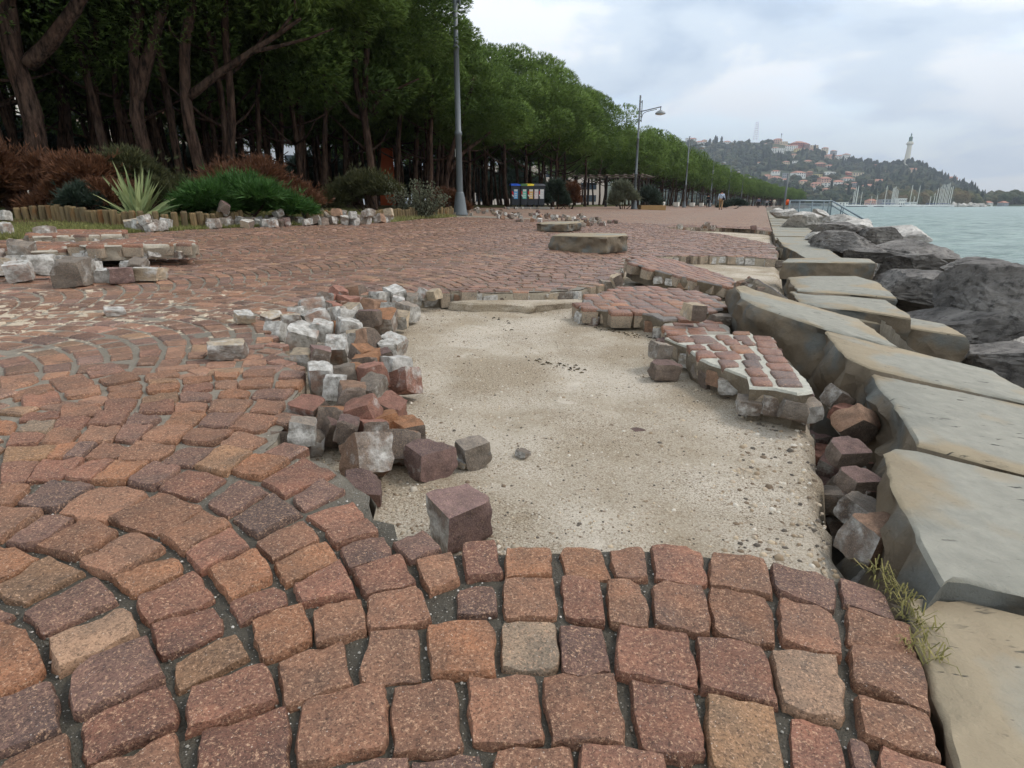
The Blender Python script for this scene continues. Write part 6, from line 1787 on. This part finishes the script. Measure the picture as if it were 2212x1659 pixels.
for x, y, w, h, c in [(270, 295, 50, 50, w_), (330, 305, 90, 40, w_), (430, 342, 110, 30, w_), (480, 315, 50, 25, cr), (555, 342, 30, 40, w_), (755, 338, 80, 28, w_), (850, 328, 40, 26, w_), (1255, 357, 60, 24, w_), (1380, 318, 90, 60, pk), (1450, 340, 80, 46, cr), (1345, 425, 70, 80, w_), (1415, 430, 70, 84, w_), (1510, 400, 70, 80, w_), (1580, 395, 70, 76, w_), (1620, 428, 60, 50, yl), (1690, 425, 60, 36, yl), (1640, 362, 150, 60, rd), (1740, 375, 60, 64, br), (1790, 430, 70, 28, pk), (1830, 382, 80, 36, cr), (1960, 415, 60, 40, cr), (2065, 455, 60, 60, gy), (2020, 510, 100, 40, pk), (2160, 525, 110, 60, w_),
                      (1575, 500, 70, 50, cr), (1090, 600, 60, 26, w_), (1150, 598, 60, 26, w_), (1350, 580, 60, 22, w_), (1480, 590, 70, 54, cr), (1605, 580, 80, 54, w_), (1750, 582, 90, 54, cr), (1895, 615, 110, 56, br), (2020, 640, 110, 36, w_), (1355, 703, 90, 32, w_), (1470, 735, 56, 84, gy), (1630, 728, 140, 74, w_), (1770, 720, 66, 74, br), (1860, 745, 96, 54, yl), (2010, 722, 130, 54, w_), (1250, 755, 90, 36, pk), (1350, 780, 110, 46, pk), (1460, 808, 100, 46, w_), (1560, 826, 96, 36, w_), (1700, 826, 100, 46, cr), (1950, 795, 120, 66, rd), (1850, 858, 110, 56, pk), (1800, 905, 80, 36, w_), (2000, 850, 110, 56, w_), (2120, 838, 100, 52, w_), (1970, 925, 80, 36, pk)]:
    HOUSES.append((*Nh(x, y), w * .175, h * .175, c))
for x, y, w, h, c in [(55, 368, 60, 40, cr), (105, 448, 90, 38, pk), (220, 455, 80, 56, w_), (280, 440, 70, 60, w_), (25, 535, 50, 56, br), (110, 558, 90, 36, w_), (100, 625, 100, 46, w_), (300, 635, 90, 56, rd), (410, 640, 96, 70, cr), (300, 695, 110, 46, w_), (50, 700, 110, 50, pk), (200, 725, 90, 46, w_), (370, 745, 60, 56, gy), (640, 722, 120, 54, cr), (525, 770, 110, 34, cr), (340, 805, 90, 36, cr), (270, 760, 80, 36, br), (1010, 597, 90, 46, cr), (1360, 680, 80, 46, cr), (1430, 685, 80, 40, pk), (720, 625, 70, 28, br), (620, 545, 60, 40, br)]:
    HOUSES.append((*Oh(x, y), w * .2, h * .2, c))
def hill_f(u, v):
    v0 = 442.6; v1 = sky_v(u) + 5
    return max(0.02, min(1.0, ((v0 - v) / max(1, v0 - v1)))) ** (1 / .92)
POS = {'skyline': 'on the ridge', 'mid': 'half way up the hillside', 'low': 'low on the hillside by the bay'}
hcol = {w_: 'white', cr: 'cream', yl: 'yellow', rd: 'red-brown', pk: 'pinkish', br: 'brown', gy: 'grey'}
for i, (u, v, w, h, c) in enumerate(HOUSES):
    f = hill_f(u, v + h * .5); p = hill_pt(u, f); Y = p.y
    W, Hh = max(5, w * Y / F), max(4, h * .8 * Y / F)
    p.z = at(u, v + h * .5, Y).z
    where = 'on the ridge of the hill' if v < sky_v(u) + 22 else ('half way up the wooded hill' if v < 385 else 'low on the hill above the marina')
    side = 'at the left' if u < 1640 else ('near its middle' if u < 1790 else 'towards the lighthouse')
    block(p, U(-.5, .5), W, W * .7, Hh * .8, c, f'{hcol[c]} house {where}, {side}', floors=2 if Hh < 12 else 3, cols=3 if W < 14 else 4, roof=R() < .75, name='hill_house', cat='house', group='houses on the hill across the bay')
HP = [(u, v, w, h) for u, v, w, h, c in HOUSES]
k = 0
while k < 3000:
    u = U(1420, 2128); f = R() ** .8
    p = hill_pt(u, f); uv = proj(p)
    if any(abs(uv[0] - a) < w * .55 + 1 and b - h * .6 < uv[1] < b + h * .9 for a, b, w, h in HP): k += .3; continue
    r = U(3.5, 7.5) * (.75 if p.y < 900 else 1); c = random.choice(WC)
    if u > 1900 and f < .35: c = random.choice([(.10, .085, .04), (.08, .075, .035), (.04, .055, .025)])
    if R() < .10: tree_blob(p + Vector((0, 0, r)), r * .45, r * 1.8, WC[3])
    else: tree_blob(p + Vector((0, 0, r * .4)), r, r * U(.7, 1.1), c)
    k += 1
for i in range(150):                                   # taller trees on the skyline near the lighthouse
    u = U(1830, 2030); p = hill_pt(u, 1.0); r = U(3, 6); tree_blob(p + Vector((0, 0, r)), r * .8, r * U(1.2, 2.0), WC[3], True)
# low wooded shore right of the hill
for i in range(330):
    u = U(2040, 2330); Y = U(700, 860); p = at(u, 442, Y); p.z = SEA_Z + 1 + U(0, 3); r = U(4, 8)
    tree_blob(p + Vector((0, 0, r * .8)), r, r * U(.8, 1.3), random.choice([(.035, .05, .022), (.05, .06, .028), (.075, .075, .035)]), True)
for i in range(60):                                    # autumn trees behind the marina
    u = U(1900, 2110); p = at(u, 441, U(600, 640)); p.z = SEA_Z + 1; r = U(5, 8)
    tree_blob(p + Vector((0, 0, r * .8)), r, r * U(.9, 1.3), random.choice([(.11, .085, .045), (.10, .09, .04), (.07, .075, .035)]), True)
def mat_wood():
    m = Mat('far_wood', .95, .05); m.color(m.mix(m.noise(m.coord('World'), .25, 4), (.3, .3, .3), (1.6, 1.6, 1.6)) if False else m.mix(1.0, m.attr('col'), m.ramp(m.noise(m.coord('World'), .3, 5, .7), [(.3, .4), (.7, 1.6)]), 'MULTIPLY'))
    m.bump(m.noise(m.coord('World'), .5, 4), 1.0, 2.0); return m.m
wood.build('hillside_wood', mat_wood(), kind='stuff', label='wooded hillside of countless trees across the bay', category='wood')
land = MB(); rows = []
for Y, z in ((640, -1.6), (660, .2), (900, 1.5), (1400, 3)):
    rows.append([at(u, 442, Y) for u in range(1880, 2500, 40)])
    for p in rows[-1]: p.z = z
n = len(rows[0]); land.add([p for r in rows for p in r], [(i * n + j, i * n + j + 1, (i + 1) * n + j + 1, (i + 1) * n + j) for i in range(3) for j in range(n - 1)])
land.build('far_shore', mat_hill(), kind='structure')
mtn = MB(); rows = []
for Y, k in ((5200, 0), (6500, 1), (7600, .6)):
    row = []
    for u in range(2080, 2800, 20):
        p = at(u, 441, Y); hh = max(0, (u - 2110)) * .35
        p.z = k * (30 + hh * 3.4 * (1 + .25 * nz((u * .02, 0, 0), 1))) - 5; row.append(p)
    rows.append(row)
n = len(rows[0]); mtn.add([p for r in rows for p in r], [(i * n + j, i * n + j + 1, (i + 1) * n + j + 1, (i + 1) * n + j) for i in range(2) for j in range(n - 1)])
mtn.build('far_mountains', mat_hill(), kind='structure', smooth=True)
# ------------------------------------------------------------------ lighthouse
def lighthouse():
    u, Y = 1957, 1150
    f = hill_f(u, 352); p = hill_pt(u, 1.0); Y = p.y
    s = 60 * Y / F / 56.0
    root = thing('lighthouse', 'tall pale fluted lighthouse with a green lantern and a statue on the hilltop', 'lighthouse', loc=(p.x, p.y, p.z - 4))
    st = flat('lighthouse_stone', lin(214, 208, 192), .85, .2, .06, .2); gr = flat('green_copper', lin(86, 112, 100), .6, .3, .1, .5)
    m = MB(); lathe(m, [(9, -2), (9, 3), (6.2, 4), (5.2, 6)], 20); m.build('base', st, root)
    m = MB(); vs_ = []
    for r, z in ((4.9, 5), (4.4, 20), (3.7, 39)):
        for k in range(32): rr = r * (1 if k % 2 else .9); vs_.append((rr * math.cos(k * .19635), rr * math.sin(k * .19635), z))
    m.add(vs_, [(i * 32 + k, i * 32 + (k + 1) % 32, (i + 1) * 32 + (k + 1) % 32, (i + 1) * 32 + k) for i in range(2) for k in range(32)]); m.build('shaft', st, root)
    m = MB(); lathe(m, [(3.7, 39), (5.8, 41), (6.0, 43.5), (5.2, 43.6), (4.6, 45.5), (3.2, 46)], 20); m.build('gallery', st, root)
    m = MB(); lathe(m, [(3.0, 46), (3.0, 51), (3.6, 51.4), (3.2, 53), (1.8, 54.6), (0, 55.2)], 16); m.build('lantern', gr, root)
    m = MB(); lathe(m, [(.7, 55), (1.0, 56.5), (1.2, 58), (.9, 59), (.5, 59.6), (.6, 60.3), (0, 60.9)], 10); m.build('statue', gr, root)
    root.scale = (s,) * 3
lighthouse()
def mast_tower(u, v0, v1, label, w=6, red=False):
    p = hill_pt(u, hill_f(u, v0)); Y = p.y; p.z = at(u, v0, Y).z; Hh = at(u, v1, Y).z - p.z
    root = thing('radio_mast', label, 'mast', loc=p)
    mt = flat('mast_steel', lin(196, 180, 180), .6, .4)
    for sx, sy in ((-1, -1), (1, -1), (1, 1), (-1, 1)):
        m = MB(); m.tube([(sx * w / 2, sy * w / 2, -3), (sx * w * .25, sy * w * .25, Hh)], .22, 5); m.build('leg', mt, root)
    for k in range(9):
        m = MB(); a = w / 2 * (1 - .5 * k / 8); z = Hh * k / 8
        for q0, q1 in (((-a, -a), (a, -a)), ((a, -a), (a, a)), ((a, a), (-a, a)), ((-a, a), (-a, -a))): m.tube([(*q0, z), (*q1, z)], .18, 4)
        m.build('brace', mt, root)
mast_tower(*(1437.8 + .175 * 1105, 300), 264, 'thin lattice radio mast on the ridge', 9)
p = hill_pt(1686, .97); m = MB(); m.tube([(0, 0, -4), (0, 0, 22)], .5, 6); m.tube([(0, 0, 20), (0, 0, 23)], 1.2, 6); m.build('antenna', M_DARKM, loc=p, label='short dark antenna on the red-roofed ridge house', category='antenna')
# ------------------------------------------------------------------ marina
M_HULL = flat('boat_white', lin(226, 226, 222), .4, .4, .04); M_MAST = flat('mast_alloy', lin(206, 206, 198), .4, .5, .05); M_SAILB = flat('sail_cover', lin(64, 84, 120), .8, .2)
def boat(u, Y, mast_px, label, L=10.0):
    p = at(u, 446, Y); p.z = SEA_Z
    root = thing('sailboat', label, 'boat', loc=p, rz=U(-.7, .7), group='boats in the marina')
    m = MB(); W = L * .15
    pr = [(-L / 2, W * .8), (-L * .1, W), (L * .25, W * .75), (L / 2, .05)]
    vs_ = []
    for x, w in pr: vs_ += [(x, -w, .95 + .25 * (x / L + .5)), (x, -w * .7, .0), (x, 0, -.4), (x, w * .7, 0), (x, w, .95 + .25 * (x / L + .5))]
    m.add(vs_, [(i * 5 + k, (i + 1) * 5 + k, (i + 1) * 5 + k + 1, i * 5 + k + 1) for i in range(3) for k in range(4)] + [(i * 5 + 4, (i + 1) * 5 + 4, (i + 1) * 5, i * 5) for i in range(3)] + [(0, 1, 2, 3, 4)]); m.build('hull', M_HULL, root)
    m = MB(); m.box((-L * .2, -W * .55, 1.0), (L * .16, W * .55, 1.65)); m.build('cabin', M_HULL, root)
    if mast_px:
        Hh = mast_px * Y / F
        m = MB(); m.tube([(L * .08, 0, 1.2), (L * .08, 0, Hh)], [.28, .2], 6); m.build('mast', M_MAST, root)
        m = MB(); m.tube([(L * .08, 0, 2.4), (-L * .36, 0, 2.5)], .22, 6); m.build('boom', M_SAILB, root)
        m = MB(); m.tube([(L * .5, 0, 1.3), (L * .08, 0, Hh * .95)], .025, 4); m.tube([(-L * .5, 0, 1.2), (L * .08, 0, Hh)], .025, 4); m.build('stay', M_MAST, root)
random.seed(44)
for x, top in [(350, 830), (360, 790), (375, 800), (388, 780), (430, 840), (690, 780), (760, 800), (772, 790), (785, 785), (800, 810), (820, 820), (960, 770), (1045, 780), (1215, 850), (1240, 800), (1268, 790), (1280, 770), (1295, 765), (1310, 768), (1325, 765), (1338, 758), (1355, 752), (1372, 790), (1400, 785), (540, 880), (600, 870), (1180, 880), (1000, 880)]:
    u, v = Oh(x, top)
    boat(u, U(500, 560), 446 - v, 'white sailboat with a tall mast in the dense right-hand cluster' if 1200 < x < 1420 else ('white sailboat at the left end of the marina' if x < 450 else 'white sailboat moored in the middle of the marina'), L=U(9, 13))
for x in (480, 650, 720, 880, 1100, 1140, 1430, 1080, 570, 310, 1030):
    boat(Oh(x, 0)[0], U(500, 550), 0, 'small white motorboat without a mast in the marina', L=U(7, 10))
for x, y, w, h, c, lab, rf in [(870, 915, 80, 70, w_, 'white two-storey building in the marina', False), (230, 900, 130, 24, w_, 'long low white marina shed', False), (560, 890, 80, 50, pk, 'red-roofed building in the marina', True), (720, 900, 130, 60, gy, 'pale grey hall in the marina', False), (1825, 915, 55, 24, w_, 'small white hut on the low shore', True), (1990, 920, 60, 26, gy, 'little boathouse on the low shore', True), (980, 955, 60, 40, w_, 'white cabin at the end of the floating pier', False)]:
    u, v = Oh(x, y); Y = 585 if x < 1500 else 640; p = at(u, v + h * .1, Y); p.z = SEA_Z + .6
    if x == 980: Y = 520; p = at(u, 446, Y); p.z = SEA_Z + .3
    block(p, 0, w * .2 * Y / F, 8, max(3, h * .2 * Y / F), c, lab, floors=2, cols=4, roof=rf, name='marina_building')
pier = MB(); a, b = at(1829, 446, 505), at(1955, 446, 505); pier.box((0, -1.5, -.8), ((b - a).length, 1.5, .55)); a.z = SEA_Z
pier.build('floating_pier', M_DARKM, loc=a, label='long dark floating pier in front of the marina', category='pier')
bw = MB(); rows = []
for i in range(34):
    u = 2058 + i * 2.1; p = at(u, 446, U(505, 525)); p.z = SEA_Z + U(-.2, 1.6)
    o = put('boulder', BOUL[i % 7], loc=p, rot=(U(-1, 1), U(-1, 1), U(0, 6)), scale=(U(1.6, 3),) * 3, label='brown rock of the breakwater beyond the marina', category='boulder', group='rocks of the breakwater')
# ------------------------------------------------------------------ haze
hz = MB(); hz.box((-4500, -60, -4), (6500, 9500, 900))
def mat_haze():
    m = bpy.data.materials.new('haze'); m.use_nodes = True; n = m.node_tree.nodes; n.remove(n['Principled BSDF'])
    v = n.new('ShaderNodeVolumePrincipled'); v.inputs['Color'].default_value = (.82, .90, 1.0, 1); v.inputs['Density'].default_value = 0.0002; v.inputs['Anisotropy'].default_value = 0.2
    m.node_tree.links.new(v.outputs[0], n['Material Output'].inputs['Volume']); return m
if True:
    hz.build('haze', mat_haze(), kind='stuff', label='thin bluish haze in the air over the bay', category='haze')
